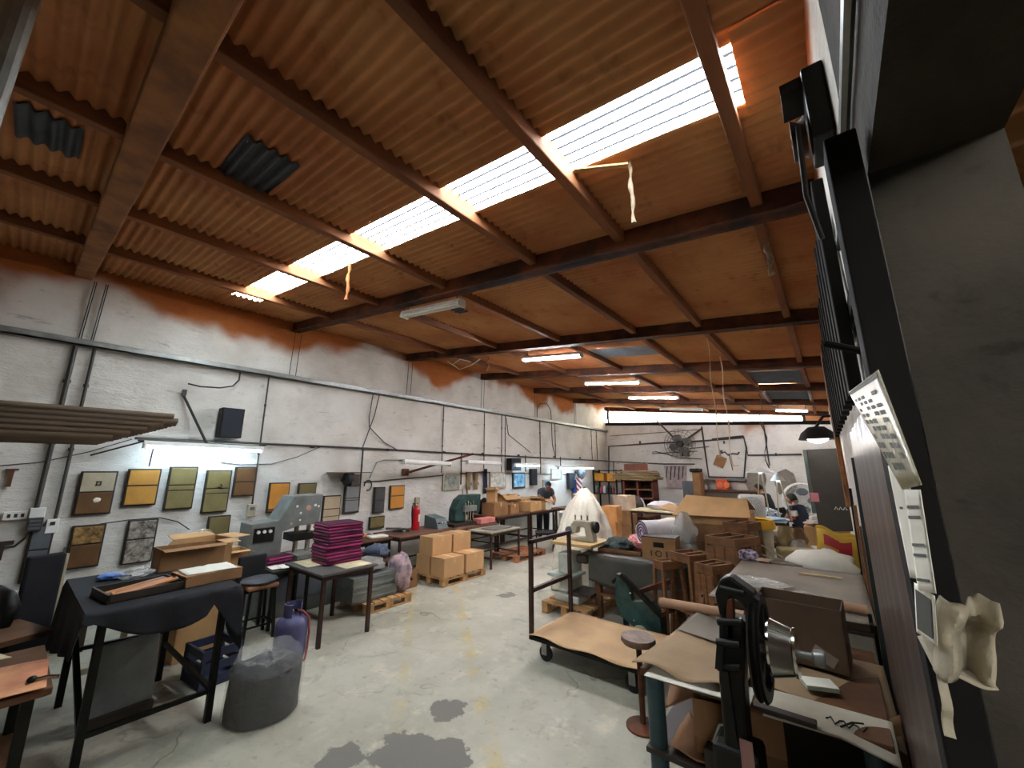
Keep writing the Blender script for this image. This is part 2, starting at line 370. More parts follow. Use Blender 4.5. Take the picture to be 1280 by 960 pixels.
# ---- back window strip between wall top and roof
ws = struct(fence('window_1'), 'long bright clerestory strip under the roof of the end wall', 'window')
M_STRIP = m_trans('strip_glazing', '#6e6a5c', .5, 0, '#3c382e')
NP = 13; SXA, SXB = XL + .12, -.5
for k in range(NP):
    a = SXA + (SXB - SXA) * k / NP; b = SXA + (SXB - SXA) * (k + 1) / NP
    def fn(u, v):
        x = a + .008 + (b - a - .016) * u; z0 = 3.42 - .062 * (x - XR) ; z1 = zb(x) + .03
        return (x, YB + .05, z0 + (z1 - z0) * v)
    MB().grid(2, 2, fn).build('pane', M_STRIP, ws)
m = MB()
for za, zc, yy in ((3.36, 3.44, YB - .04),):
    m.prism([(XL, yy, 3.78), (XR, yy, 3.31), (XR, yy, 3.43), (XL, yy, 3.91)], (0, .12, 0))
m.build('window_sill', M_MATTE, ws); 
for k in range(NP + 1):
    x = SXA + (SXB - SXA) * k / NP
    if k in (0, NP): MB().box((x - .04, YB - .02, 3.40 - .062 * (x - XR)), (x + .04, YB + .09, zb(x) + .2)).build('window_frame', M_BLACK, ws)
struct(MB().prism([(XL, YB - .005, zb(XL) + .0), (XR, YB - .005, zb(XR)), (XR, YB - .005, zb(XR) + .2), (XL, YB - .005, zb(XL) + .2)], (0, .2, 0)).build('trim_1', M_BEAM), 'dark edge beam over the window strip', 'trim')
struct(MB().prism([(SXB, YB, 3.38), (XR, YB, 3.34), (XR, YB, zb(XR) + .1), (SXB, YB, zb(SXB) + .1)], (0, .2, 0)).build('wall_infill', M_ROOF), 'foam covered infill at the end of the window strip', 'wall')
portal(((SXA + SXB) / 2, YB + .12, 4.0), (-math.pi / 2, 0, 0), SXB - SXA, .6)
# ---- the neighbouring shed seen through the doorway
struct(MB().grid(12, 160, lambda u, v: (XR + WT + 3 * u, -2.5 + 9 * v, 3.15 + .012 * math.cos(2 * math.pi * (-2.5 + 9 * v) / WAVE))).build('ceiling_annex', M_ROOF, smooth=80), 'corrugated roof of the neighbouring shed', 'ceiling')
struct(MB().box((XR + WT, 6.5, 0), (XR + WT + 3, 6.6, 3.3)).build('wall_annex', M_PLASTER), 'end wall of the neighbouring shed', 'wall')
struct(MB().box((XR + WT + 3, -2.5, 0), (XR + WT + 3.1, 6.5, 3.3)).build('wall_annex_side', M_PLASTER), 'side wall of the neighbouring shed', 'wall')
struct(MB().box((XR + WT, -2.6, 0), (XR + WT + 3, -2.5, 2.97)).build('wall_annex_front', M_PLASTER), 'unseen front parapet of the neighbouring shed, height set to let daylight in', 'wall')  # unseen wall, its height chosen for the daylight let over it
portal((XR + WT + 1.5, -2.5, 3.06), (math.pi / 2, 0, 0), 3, .18)  # gap added above the front wall to let daylight into the shed

struct(MB().tube([(-2.43, -.3, 0), (-2.43, -.3, zb(-2.43) + .12)], .05, 14).box((-2.53, -.4, 0), (-2.33, -.2, .02)).build('trim_2', M_STEEL), 'grey steel pipe column at the left edge of the view', 'column')
# ================================================================== left wall
WX = XL + .015
tray = thing('cable_tray', 'grey metal cable tray running the whole length of the white wall', 'cable tray', (WX, 0, 3.55))
MB().box((.0, YF + .1, -.05), (.10, YB - .05, -.03)).box((.0, YF + .1, -.05), (.012, YB - .05, .06)).box((.088, YF + .1, -.05), (.10, YB - .05, .04)).build('channel', M_STEEL, tray)
MB().tube([(.05, YF + .1, -.005), (.05, YB - .1, -.005)], .028, 8).build('cable', M_WIRE, tray)
for y in (.28, .3, 2.86, 5.4, 7.9, 10.5, 13.1):
    for d in (0, .11): MB().tube([(.02, y + d, .05), (.02, y + d + .02, .86)], .006, 6).build('hanger_wire', M_WIRE, tray)
for y, z1, r in ((.27, -2.08, .024), (.44, -2.2, .018), (2.54, -2.18, .013), (6.54, -1.7, .012), (8.05, -1.6, .011), (8.8, -1.75, .013), (8.96, -1.75, .011), (10.77, -1.75, .016), (11.7, -1.25, .01), (14.4, -1.25, .011), (14.85, -1.25, .011)):
    MB().tube([(.025, y, -.05), (.025, y + .005, z1)], r, 8).build('drop_pipe', M_CONDUIT, tray)
    for k in (.25, .62): MB().tube([(.025, y, z1 * k - .02), (.025, y, z1 * k + .02)], r * 1.5, 8).build('pipe_clip', M_CONDUIT, tray)
MB().tube([(.05, 2.1, -.04), (.05, 2.1, -.18), (.08, 2.02, -.3), (.1, 1.85, -.36), (.1, 1.6, -.38), (.1, 1.45, -.36)], .012, 8).build('looped_cable', M_WIRE, tray)
for pts in (((4.55, -.06), (4.5, -.55), (4.52, -.75), (4.9, -1.05), (5.25, -1.2)), ((4.7, -.06), (4.62, -.5), (4.4, -1.2)), ((9.0, -.1), (9.1, -.6), (9.9, -.95), (10.2, -1.1)), ((10.6, .0), (10.62, .35), (10.8, .55), (11.2, .6), (11.45, .4), (11.5, -.8), (11.7, -1.25))):
    MB().tube([(.03, y, z) for y, z in pts], .011, 6).build('hanging_cable', M_WIRE, tray)
cd = thing('conduit', 'dark horizontal conduit at mid height along the white wall', 'conduit', (WX, 0, 2.36))
MB().tube([(.03, 1.0, 0), (.03, 4.2, .0), (.03, 9, -.04), (.03, YB - .05, -.09)], .018, 8).build('pipe', M_CONDUIT, cd)
for y in (2.6, 3.4, 5.0, 6.6, 8.0, 9.6, 11.6, 13.4): MB().tube([(.03, y - .03, -.01), (.03, y + .03, -.01)], .027, 8).build('pipe_clip', M_CONDUIT, cd)
for y, z1 in ((4.42, -1.15), (7.2, -.8), (9.95, -.5), (12.0, -.7)): MB().tube([(.03, y, 0), (.03, y, z1)], .016, 8).build('drop_pipe', M_CONDUIT, cd)
def wire(name, label, pts, r=.006, m=None, cat='cable'):
    return tag(MB().tube(pts, r, 6).build(name, m or M_WIRE), label, cat)
wire('sagging_cable', 'thin cable sagging from the wall lamp towards the conduit', [wl(276, 578, .02), wl(300, 581, .03), wl(340, 580, .03), wl(372, 571, .03), wl(402, 558, .03)])
wire('sagging_cable', 'thin cable sagging across the wall at the frame edge below the brown sheets', [wl(-10, 583, .02), wl(50, 578, .03), wl(110, 565, .03), wl(165, 549, .03)])
wire('sagging_cable', 'thin cable looping between the lower sample boards', [wl(125, 655, .03), wl(160, 650, .04), wl(200, 647, .04), wl(222, 652, .04), wl(237, 662, .04)], .007)
wire('power_lead', 'black lead curving out of the socket box by the frame edge', [wl(42, 655, .03), wl(32, 672, .05), wl(18, 683, .05), wl(-8, 687, .05)], .012)
wire('picture_rail', 'thin dark rail behind the boards on the white wall', [wl(455, 603, .03), wl(520, 597, .03), wl(600, 590, .03), wl(660, 592, .03), wl(720, 594, .03)], .012, cat='rail')

# ---- sample boards
M_FR = mat('dark_frame', '#2e241a', .6, 0, .2, 6, .05, 30)
M_OCH = mat('ochre_leather', '#a8772f', .55, 0, .14, 5, .15, 90); M_OLV = mat('olive_leather', '#6d6038', .55, 0, .15, 5, .15, 90)
M_BRN = mat('brown_leather', '#5f4022', .5, 0, .25, 5, .15, 90); M_CRM = mat('cream_leather', '#a79b82', .6, 0, .12, 5, .15, 90)
M_MOT = mat('mottled_hide', '#6a4a22', .5, 0, .5, 16, .4, 40, col2='#a4804a'); M_MAR = mat('marbled_hide', '#4a3f34', .5, 0, .5, 14, .4, 40, col2='#a89e90')
M_GRY = mat('grey_leather', '#53565a', .6, 0, .12, 5, .15, 90); M_MSH = mat('grey_mesh_fabric', '#7d7d7c', .7, 0, .25, 60, .3, 90)
M_BLK = mat('charcoal_mesh', '#3c3a38', .7, 0, .4, 50, .3, 90); M_BEI = mat('beige_leather', '#b09a7c', .6, 0, .1, 5, .12, 90); M_ORG = mat('orange_leather', '#bf7f2e', .5, 0, .12, 5, .12, 90)
def board(label, y0, y1, z0, z1, up, low, split=.5, band=0, frame=.02, shear=0):
    t = thing('sample_board', label, 'sample board', (WX + .02, (y0 + y1) / 2, z0), 0, 'leather sample boards on the white wall')
    hw, h = (y1 - y0) / 2, z1 - z0
    MB().box((-.02, -hw, 0), (.02, hw, h)).build('backing', M_FR, t, bev=.006)
    zs = h * split
    MB().box((.018, -hw + frame, zs + .008), (.034, hw - frame, h - frame)).build('upper_panel', up, t, bev=.005)
    MB().box((.018, -hw + frame, frame), (.034, hw - frame, zs - .008 - band)).build('lower_panel', low, t, bev=.005)
    if band: MB().box((.018, -hw + frame, zs - band + .004), (.030, hw - frame, zs - .006)).build('middle_band', low, t, bev=.004)
    return t
b = board('board with cream upper half, small dark buckle and brown lower half', .57, .91, 1.38, 1.92, M_CRM, M_BRN, .52)
m = MB()
for a in (((-.02, .40), (.03, .415)), ((-.02, .36), (.03, .372)), ((-.02, .36), (-.008, .415)), ((.018, .36), (.03, .415))): m.box((.034, a[0][0], a[0][1]), (.04, a[1][0], a[1][1]))
m.build('buckle', M_FR, b); MB().ball((.036, .02, .18), (.008, .035, .03), jit=.4).build('pale_scuff', M_PAPER, b)
board('ochre two-part board beside the cream and brown one', 1.0, 1.345, 1.46, 1.95, M_OCH, M_OCH, .54)
board('olive board with a narrow middle band under the wall lamp', 1.43, 1.76, 1.38, 1.98, M_OLV, M_OLV, .56, .07)
b = board('olive board with a small hook and double dark lines', 1.87, 2.2, 1.30, 1.93, M_OLV, M_OLV, .56, .07)
MB().tube([(.036, .03, .42), (.045, .05, .39), (.045, .03, .37), (.04, .0, .38)], .008, 6).build('hook', M_BLACK, b)
b = board('small glossy dark brown board catching a white glint', 2.24, 2.54, 1.52, 1.98, M_BRN, M_BRN, .48)
b = board('brown mottled hide board beside the grey cabinet doors', .6, .9, .75, 1.26, M_MOT, M_BRN, .55)
MB().cbox((.03, -.17, .25), (.03, .03, .04)).build('latch', M_CHROME, b)
board('grey marbled hide board behind the black table', 1.1, 1.41, .72, 1.28, M_MAR, M_MAR, .55)
board('olive board half hidden behind the tall open carton', 1.98, 2.27, .8, 1.25, M_OLV, M_OLV, .1)
board('slim grey board below the socket boxes', .27, .46, .67, 1.3, M_GRY, M_GRY, .56)
board('plain orange-ochre board with a dark foot strip above the grey press', 2.76, 3.09, 1.23, 1.72, M_ORG, M_BRN, .12)
board('olive-brown board peeping over the grey press', 3.23, 3.55, 1.22, 1.7, M_OLV, M_OLV, .3)
board('beige board with dark middle bands beside the grey press', 3.7, 4.04, .91, 1.46, M_BEI, M_BEI, .56, .13, .02)
board('pale grey mesh board in a black frame', 4.1, 4.43, 1.11, 1.65, M_MSH, M_MSH, .52, .04, .03)
board('charcoal mesh board in a black frame', 4.74, 5.0, 1.06, 1.58, M_BLK, M_BLK, .48, .03, .025)
board('bright orange two-part board near the fire extinguisher', 5.12, 5.49, 1.11, 1.6, M_ORG, M_ORG, .55)
# ---- wall lamp on a bracket, other strip lamps
M_TUBE = emis('lit_tube_cool', '#cdeaff', 6.5); M_TUBEW = emis('lit_tube_warm', '#f6f6ff', 62.0); M_TUBEOFF = mat('unlit_tube', '#d9d6cc', .4, 0, .05, 4, 0)
def strip_lamp(label, p0, p1, lit, wd=.10, drop=.06, group='strip lamps', n=2, tm=None, stay=0):
    p0, p1 = Vector(p0), Vector(p1); t = thing('strip_lamp', label, 'strip lamp', (p0 + p1) / 2, 0, group)
    c = (p0 + p1) / 2; d = (p1 - p0).normalized(); a, b = p0 - c, p1 - c; s = d.cross(Vector((0, 0, 1))).normalized()
    up = s.cross(d)
    m = MB(); q = [a + s * wd / 2, a + s * wd * .3 + up * drop, a - s * wd * .3 + up * drop, a - s * wd / 2]
    m.prism(q, b - a); m.build('housing', M_WHITE, t)
    for k in range(n):
        o = s * (wd * .22 * (2 * k - 1) if n == 2 else 0) - up * .016
        MB().tube([a + d * .03 + o, b - d * .03 + o], .016, 8).build('tube', (tm or M_TUBE) if lit else M_TUBEOFF, t, smooth=40)
    for e, g in ((a, d), (b, -d)): MB().bar(e - up * .02, e + g * .025 - up * .02, wd * .9, .04).build('tube_holder', M_WHITE, t)
    if stay:
        for k in (-.3, .3): MB().tube([Vector((-stay, 0, .05)) + d * (k * (b - a).length), Vector((0, 0, .05)) + d * (k * (b - a).length)], .01, 6).build('stay', M_CONDUIT, t)
    return t
l1 = strip_lamp('lit strip lamp on the white wall above the leather boards', (XL + .3, 1.06, 2.26), (XL + .3, 2.5, 2.24), True, .12)
br = thing('lamp_bracket', 'thin steel bracket holding the lit wall lamp', 'bracket', (XL, 0, 0))
MB().tube([(.03, 1.44, 3.02), (.3, 1.75, 2.31)], .018, 8).build('stay', M_CONDUIT, br)
MB().tube([(.03, .62, 2.12), (.3, 1.06, 2.31)], .011, 8).build('stay', M_CONDUIT, br)
MB().tube([(.3, 1.0, 2.32), (.3, 2.5, 2.30)], .014, 8).build('rail', M_CONDUIT, br)
MB().cbox((.035, 1.44, 3.06), (.05, .05, .09)).build('wall_plate', M_CONDUIT, br)
wire('pull_cord', 'short dark pull cord hanging from the lit wall lamp', [(XL + .3, 1.17, 2.24), (XL + .3, 1.16, 1.98)], .008)
# ---- speakers, sockets and switch boxes
def speaker(label, y0, y1, z0, z1, d=.2, ry=0):
    t = thing('speaker_box', label, 'speaker', (XL + .03, (y0 + y1) / 2, z0), ry, 'wall speakers'); h = (y1 - y0) / 2
    MB().box((0, -h, 0), (d, h, z1 - z0)).build('cabinet', M_RUBBER, t, bev=.01)
    MB().box((d, -h + .015, .015), (d + .012, h - .015, z1 - z0 - .015)).build('grille', mat('speaker_cloth', '#2a2d33', .9, 0, .15, 60, .2, 120), t)
    MB().box((-.02, -.04, (z1 - z0) * .4), (.0, .04, (z1 - z0) * .6)).build('wall_plate', M_CONDUIT, t)
speaker('dark grey speaker box on the wall above the lit lamp', 1.90, 2.2, 2.42, 2.88)
sk = thing('socket_box', 'pale three-way socket strip with switch box beneath', 'socket box', (WX, .2, 1.36))
MB().box((0, -.16, .02), (.05, .02, .11)).build('socket_strip', M_WHITE, sk, bev=.004)
for k in range(3): MB().box((.05, -.13 + k * .05, .045), (.055, -.105 + k * .05, .085)).build('socket', M_FR, sk)
MB().box((0, .03, .03), (.09, .15, .14)).build('junction_box', M_WHITE, sk, bev=.005)
MB().box((0, .03, -.12), (.1, .15, .03)).build('switch_box', M_CONDUIT, sk, bev=.005)
for k in range(3): MB().box((.1, .045, -.1 + k * .04), (.106, .135, -.075 + k * .04)).build('switch', M_GRY, sk)
s2 = thing('socket_box', 'single pale socket box at the end of the second drop pipe', 'socket box', (WX, .43, 1.2))
MB().box((0, -.05, 0), (.06, .05, .16)).build('box', M_WHITE, s2, bev=.006); MB().box((.06, -.02, .09), (.066, .02, .13)).build('switch', M_FR, s2)
s3 = thing('switch_box', 'beige switch box above the grey press at the foot of a pipe', 'switch box', (WX, 2.54, 1.2))
MB().box((0, -.06, 0), (.07, .06, .19)).build('box', M_CRM, s3, bev=.006); MB().box((.07, -.03, .1), (.078, .03, .15)).build('switch', M_GRY, s3)
MB().lathe([(0, .0), (.05, 0), (.05, .03), (.03, .06), (0, .06)], 12, (.07, 0, -.1), 'x').build('red_stop_button', mat('red_plastic', '#a02020', .4), s3)
s4 = thing('switch_box', 'cream switch box on the wall beside the green press', 'switch box', (WX, 5.85, 1.02))
MB().box((0, -.06, .1), (.06, .06, .3)).build('box', M_CRM, s4, bev=.006); MB().box((0, -.035, -.08), (.06, .035, .08)).build('plug', M_CONDUIT, s4)
hk = thing('iron_hook', 'rusty iron hook on the white wall by the frame edge', 'hook', (WX, .02, 1.75))
MB().box((0, -.02, 0), (.03, .02, .2)).box((0, -.02, 0), (.1, .02, .03)).box((0, -.05, .18), (.04, .05, .2)).build('iron', M_DARKWOOD, hk)
hk = thing('iron_hook', 'dark iron tool hook low on the wall at the frame edge', 'hook', (WX, .08, .95))
MB().box((0, -.09, .16), (.05, .09, .2)).box((0, -.02, 0), (.05, .03, .16)).build('iron', M_FR, hk)
# ---- small wall fan and shelf over the boards
fn_ = thing('bracket_fan', 'small dark wall fan under a thin shelf board', 'fan', (XL, 4.05, 1.7))
MB().box((.02, -.33, .17), (.35, .42, .185)).build('shelf_board', M_DARKWOOD, fn_)
MB().lathe([(.02, -.05), (.12, -.03), (.13, .05), (.12, .1), (.02, .11)], 16, (.28, -.05, .06), 'y').build('cage', M_RUBBER, fn_, smooth=40)
MB().box((.16, -.02, -.08), (.4, .14, .14)).build('motor_box', M_FR, fn_, bev=.01); MB().box((.0, -.02, .0), (.17, .02, .05)).build('arm', M_CONDUIT, fn_)
lp = thing('cable_loop', 'coiled black cable hanging from the wall between two mesh boards', 'cable', (WX, 4.6, 1.62))
MB().tube([(.02, .08 * math.cos(a / 10), .1 * math.sin(a / 10)) for a in range(-18, 34)], .013, 6).build('coil', M_WIRE, lp)
wire('curved_conduit', 'thin bent conduit arching from the wall fan to the unlit wall lamp', [wl(462, 598, .03), wl(471, 578, .03), wl(480, 575, .04), wl(508, 575, .06)], .013, M_STEEL)
# unlit lamp on an arm and the lit lamps further down
strip_lamp('unlit strip lamp on a long arm above the fire extinguisher', (XL + .55, 5.05, 2.08), (XL + .55, 6.35, 2.05), False, .12, stay=.54)
strip_lamp('second unlit strip lamp end to end past the long arm', (XL + .5, 6.95, 2.1), (XL + .5, 8.2, 2.08), False, .1, stay=.49)
strip_lamp('faintly lit strip lamp above the blue picture', (XL + .45, 8.9, 2.05), (XL + .45, 10.1, 2.05), True, .1, n=1, stay=.44)
strip_lamp('bright lit strip lamp near the far corner of the white wall', (XL + .45, 11.2, 1.98), (XL + .45, 13.6, 1.98), True, .12, stay=.44)
ar = thing('steel_strut', 'dark diagonal steel arm crossing over the unlit wall lamp', 'bracket', (XL, 0, 0))
MB().bar((.07, 5.5, 1.86), (.75, 6.9, 2.3), .04, .05).build('arm', M_BEAM, ar); MB().box((.035, 5.4, 1.8), (.07, 5.56, 1.95)).build('wall_plate', M_BEAM, ar)
speaker('far dark speaker box above the blue picture', 9.05, 9.4, 1.9, 2.25, .3, -.3)
speaker('slim dark wall speaker between the pictures', 10.15, 10.45, 1.45, 1.95, .1)
speaker('tall slim dark speaker behind the bending worker', 12.4, 12.8, 1.25, 1.8, .1)
# ---- pictures far down the wall
def picture(label, y0, y1, z0, z1, m, fr=None, g='pictures on the white wall'):
    t = thing('picture', label, 'picture', (WX + .015, (y0 + y1) / 2, z0), 0, g); h = (y1 - y0) / 2
    MB().box((-.015, -h, 0), (.02, h, z1 - z0)).build('frame', fr or M_CRM, t)
    MB().box((.02, -h + .04, .04), (.026, h - .04, z1 - z0 - .04)).build('print', m, t)
M_P1 = mat('engraving_print', '#6d7470', .6, 0, .5, 9, 0, col2='#aeb0a2'); M_P2 = mat('blue_print', '#2f86b8', .5, 0, .4, 8, 0, col2='#9fd0e4'); M_P3 = mat('pale_print', '#a9ada4', .6, 0, .3, 12, 0, col2='#d6d2c4')
picture('pale framed print of an old scene above the green press', 6.6, 7.15, 1.44, 1.84, M_P1)
picture('grey framed print between gloves and blue picture', 8.3, 9.0, 1.42, 1.86, M_P3)
picture('bright blue framed picture below the far speaker', 9.32, 9.92, 1.38, 1.84, M_P2, M_FR)
picture('small light blue print beside the slim speaker', 10.9, 11.3, 1.3, 1.6, M_P2)
picture('small pale print near the bending worker', 11.4, 12.1, 1.6, 1.95, M_P3)
for y, h, lab in ((7.45, .42, 'pair of tan work gloves hung on the wall, nearer one'), (7.72, .38, 'pair of tan work gloves hung on the wall, further one')):
    t = thing('work_glove', lab, 'glove', (WX + .02, y, 1.45), 0, 'gloves on the wall')
    m = MB(); m.ball((.03, 0, .15), (.035, .075, .12), 10, 8)
    for k in range(4): m.tube([(.03, -.05 + k * .033, .1), (.035, -.055 + k * .036, -.03)], [.02, .014], 8)
    m.tube([(.03, .06, .16), (.035, .12, .09)], [.02, .014], 8); m.build('hand', mat('tan_hide', '#8d7654', .8), t, smooth=50)
    MB().lathe([(.06, .2), (.075, h), (.0, h)], 10, (.03, 0, 0)).build('cuff', mat('tan_hide', '#8d7654', .8), t, smooth=40)
t = thing('hanging_apron', 'narrow dark blue cloth hanging on the wall beside the gloves', 'cloth', (WX, 8.12, 1.3))
MB().grid(6, 10, lambda u, v: (.03 + .02 * math.sin(u * 9 + v * 2), -.08 + .16 * u, .65 * v)).build('cloth', mat('navy_cloth', '#23283a', .9), t, smooth=60, thick=.01)
fa = thing('bracket_fan', 'grey round wall fan near the far corner', 'fan', (XL, 13.1, 1.82))
MB().lathe([(.02, .10), (.2, .1), (.24, .14), (.24, .22), (.2, .26), (.02, .27)], 20, (.05, 0, 0), 'x').build('cage', M_GRY, fa, smooth=40); MB().box((0, -.04, -.04), (.16, .04, .04)).build('arm', M_CONDUIT, fa)
# ================================================================== generic builders for workshop clutter
def rotz(a): return Matrix.Rotation(a, 3, 'Z')
def carton(label, loc, sx, sy, sz, rz=0, state='closed', m=None, group='cartons', tape=True, flap=.55, name='carton', hang=(1, 1, 1, 1)):
    m = m or M_CARD; t = thing(name, label, 'carton', loc, rz, group); a, b = sx / 2, sy / 2; w = .006
    if state == 'closed':
        MB().box((-a, -b, 0), (a, b, sz - .004)).build('body', m, t, bev=.006)
        MB().box((-a, -b, sz - .004), (a, -.003, sz + .002)).build('flap', m, t); MB().box((-a, .003, sz - .004), (a, b, sz + .002)).build('flap', m, t)
        if tape:
            MB().box((-a - .002, -.025, sz + .002), (a + .002, .025, sz + .004)).box((-a - .002, -.025, sz * .75), (-a, .025, sz + .004)).box((a, -.025, sz * .75), (a + .002, .025, sz + .004)).build('tape', mat('packing_tape', '#c0a070', .35), t)
    else:
        q = MB(); q.box((-a, -b, 0), (a, b, w)); q.box((-a, -b, 0), (a, -b + w, sz)); q.box((-a, b - w, 0), (a, b, sz)); q.box((-a, -b, 0), (-a + w, b, sz)); q.box((a - w, -b, 0), (a, b, sz)); q.build('body', m, t)
        fd = min(sx, sy) * flap
        for k, (px, py, ln, ax) in enumerate(((0, -b, sx, 'x-'), (0, b, sx, 'x+'), (-a, 0, sy, 'y-'), (a, 0, sy, 'y+'))):
            if not hang[k]: continue
            an = random.uniform(-.9, .5) if state == 'open' else -1.2 ; c, s = math.cos(an) * fd, math.sin(an) * fd
            if ax[0] == 'x': sg = -1 if ax[1] == '-' else 1; poly = [(-a, py, sz), (a, py, sz), (a - .01, py + sg * c, sz + s), (-a + .01, py + sg * c, sz + s)]
            else: sg = -1 if ax[1] == '-' else 1; poly = [(px, -b, sz), (px, b, sz), (px + sg * c, b - .01, sz + s), (px + sg * c, -b + .01, sz + s)]
            MB().add(poly, [(0, 1, 2, 3)]).build('flap', m, t, thick=.006)
    return t
def pallet(label, loc, sx, sy, rz=0, h=.13, m=None, nb=6):
    m = m or M_PALLET; t = thing('pallet', label, 'pallet', loc, rz, 'wooden pallets'); a, b = sx / 2, sy / 2; bw = sy / nb * .78
    me = MB().box((-a, -bw / 2, 0), (a, bw / 2, .02)).mesh('deck_board', m)
    for k in range(nb): share(me, 'deck_board', t, (0, -b + bw / 2 + k * (sy - bw) / (nb - 1), h - .02))
    me = MB().box((-.045, -b, 0), (.045, b, .02)).mesh('stringer', m)
    for x in (-a + .05, 0, a - .05): share(me, 'stringer', t, (x, 0, h - .04)); share(me, 'stringer', t, (x, 0, 0))
    me = MB().box((-.045, -.06, 0), (.045, .06, h - .06)).mesh('block', m)
    for x in (-a + .05, 0, a - .05):
        for y in (-b + .06, 0, b - .06): share(me, 'block', t, (x, y, .02))
    return t
def table(label, loc, sx, sy, h, rz=0, top=None, leg=None, lw=.035, th=.03, brace=0, cat='table', name='work_table', over=.02, group=None, splay=0):
    t = thing(name, label, cat, loc, rz, group); a, b = sx / 2, sy / 2
    MB().box((-a, -b, h - th), (a, b, h)).build('tabletop', top or M_DARKWOOD, t, bev=.004)
    leg = leg or M_BROWNLEG
    for x in (-1, 1):
        for y in (-1, 1):
            MB().bar((x * (a - over - lw / 2), y * (b - over - lw / 2), h - th), (x * (a - over - lw / 2 + splay), y * (b - over - lw / 2 + splay), 0), lw).build('leg', leg, t)
    m = MB(); z = h - th - .03; e = over + lw / 2
    m.bar((-a + e, -b + e, z), (a - e, -b + e, z), .025, .05); m.bar((-a + e, b - e, z), (a - e, b - e, z), .025, .05); m.bar((-a + e, -b + e, z), (-a + e, b - e, z), .025, .05); m.bar((a - e, -b + e, z), (a - e, b - e, z), .025, .05)
    m.build('apron', leg, t)
    if brace:
        for y in (-1, 1): MB().bar((-a + e, y * (b - e), brace), (a - e, y * (b - e), brace), .025).build('stretcher', leg, t)
        for x in (-1, 1): MB().bar((x * (a - e), -b + e, brace), (x * (a - e), b - e, brace), .025).build('stretcher', leg, t)
    return t
def drape(x0, x1, y0, y1, z, hx0, hx1, hy0, hy1, n=26, wav=.02, seed=0, edge=None):
    """cloth over a table: lies on the rectangle and folds down by h* at each side (callables allowed)"""
    def H(h, s): return h(s) if callable(h) else h
    X0, X1, Y0, Y1 = x0 - .6, x1 + .6, y0 - .6, y1 + .6
    def fn(u, v):
        # u,v in -1..2 style bands: 20% fold, 60% top, 20% fold
        def band(t): return (-(1 - t / .25) if t < .25 else (1 + (t - .75) / .25 if t > .75 else (t - .25) / .5))
        a, b = band(u), band(v); sx = min(1, max(0, a)); sy = min(1, max(0, b)); x = x0 + (x1 - x0) * sx; y = y0 + (y1 - y0) * sy; zz = z
        k = noise.noise(Vector((x * 5, y * 5, seed))) ; dx = dy = 0
        if a < 0: zz -= -a * H(hx0, sy); dx = -.012 - wav * abs(math.sin(sy * 9 + seed)) * -a
        if a > 1: zz -= (a - 1) * H(hx1, sy); dx = .012 + wav * abs(math.sin(sy * 9 + seed)) * (a - 1)
        if b < 0: zz = min(zz, z - -b * H(hy0, sx)); dy = -.012 - wav * abs(math.sin(sx * 9 + seed)) * -b
        if b > 1: zz = min(zz, z - (b - 1) * H(hy1, sx)); dy = .012 + wav * abs(math.sin(sx * 9 + seed)) * (b - 1)
        return (x + dx, y + dy, zz + .004 + .004 * k)
    return MB().grid(n, n, fn)
def heap(c, r, seed=0, jit=.5, n=20, m=12, flat=0):
    q = MB(); c = Vector(c); r = Vector(r)
    vs = []
    for j in range(m + 1):
        t = math.pi * j / m
        for i in range(n):
            a = 2 * math.pi * i / n; d = Vector((math.sin(t) * math.cos(a), math.sin(t) * math.sin(a), math.cos(t)))
            k = 1 + jit * (noise.noise(d * 2.1 + Vector((seed * 3.7, 0, seed))) * .7 + noise.noise(d * 5 + Vector((seed, seed * 2.3, 0))) * .35)
            p = c + Vector((d.x * r.x, d.y * r.y, d.z * r.z)) * k
            p.z = max(p.z, c.z - r.z * (1 - flat)); vs.append(p)
    return q.add(vs, [(j*n+i, (j+1)*n+i, (j+1)*n+(i+1)%n, j*n+(i+1)%n) for j in range(m) for i in range(n)])
def sheet_on(poly, z, name, label, m, cat, curl=0, th=.004, seed=0):       # loose paper or card lying on a surface
    pts = [Vector((p[0], p[1], z)) for p in poly]
    def fn(u, v):
        p = (pts[0] * (1 - u) + pts[1] * u) * (1 - v) + (pts[3] * (1 - u) + pts[2] * u) * v
        e = max(abs(u - .5), abs(v - .5)) * 2
        return (p.x, p.y, p.z + curl * max(0, e - .5) ** 2 * (1 + noise.noise(Vector((u * 3, v * 3, seed)))) + .002)
    return tag(MB().grid(10, 10, fn).build(name, m, smooth=60, thick=th), label, cat)
def fold_box(name, label, px_poly, ax, v, d, m, cat, parts=None): 
    return tag(MB().prism([at(x, y, ax, v) for x, y in px_poly], d).build(name, m), label, cat)

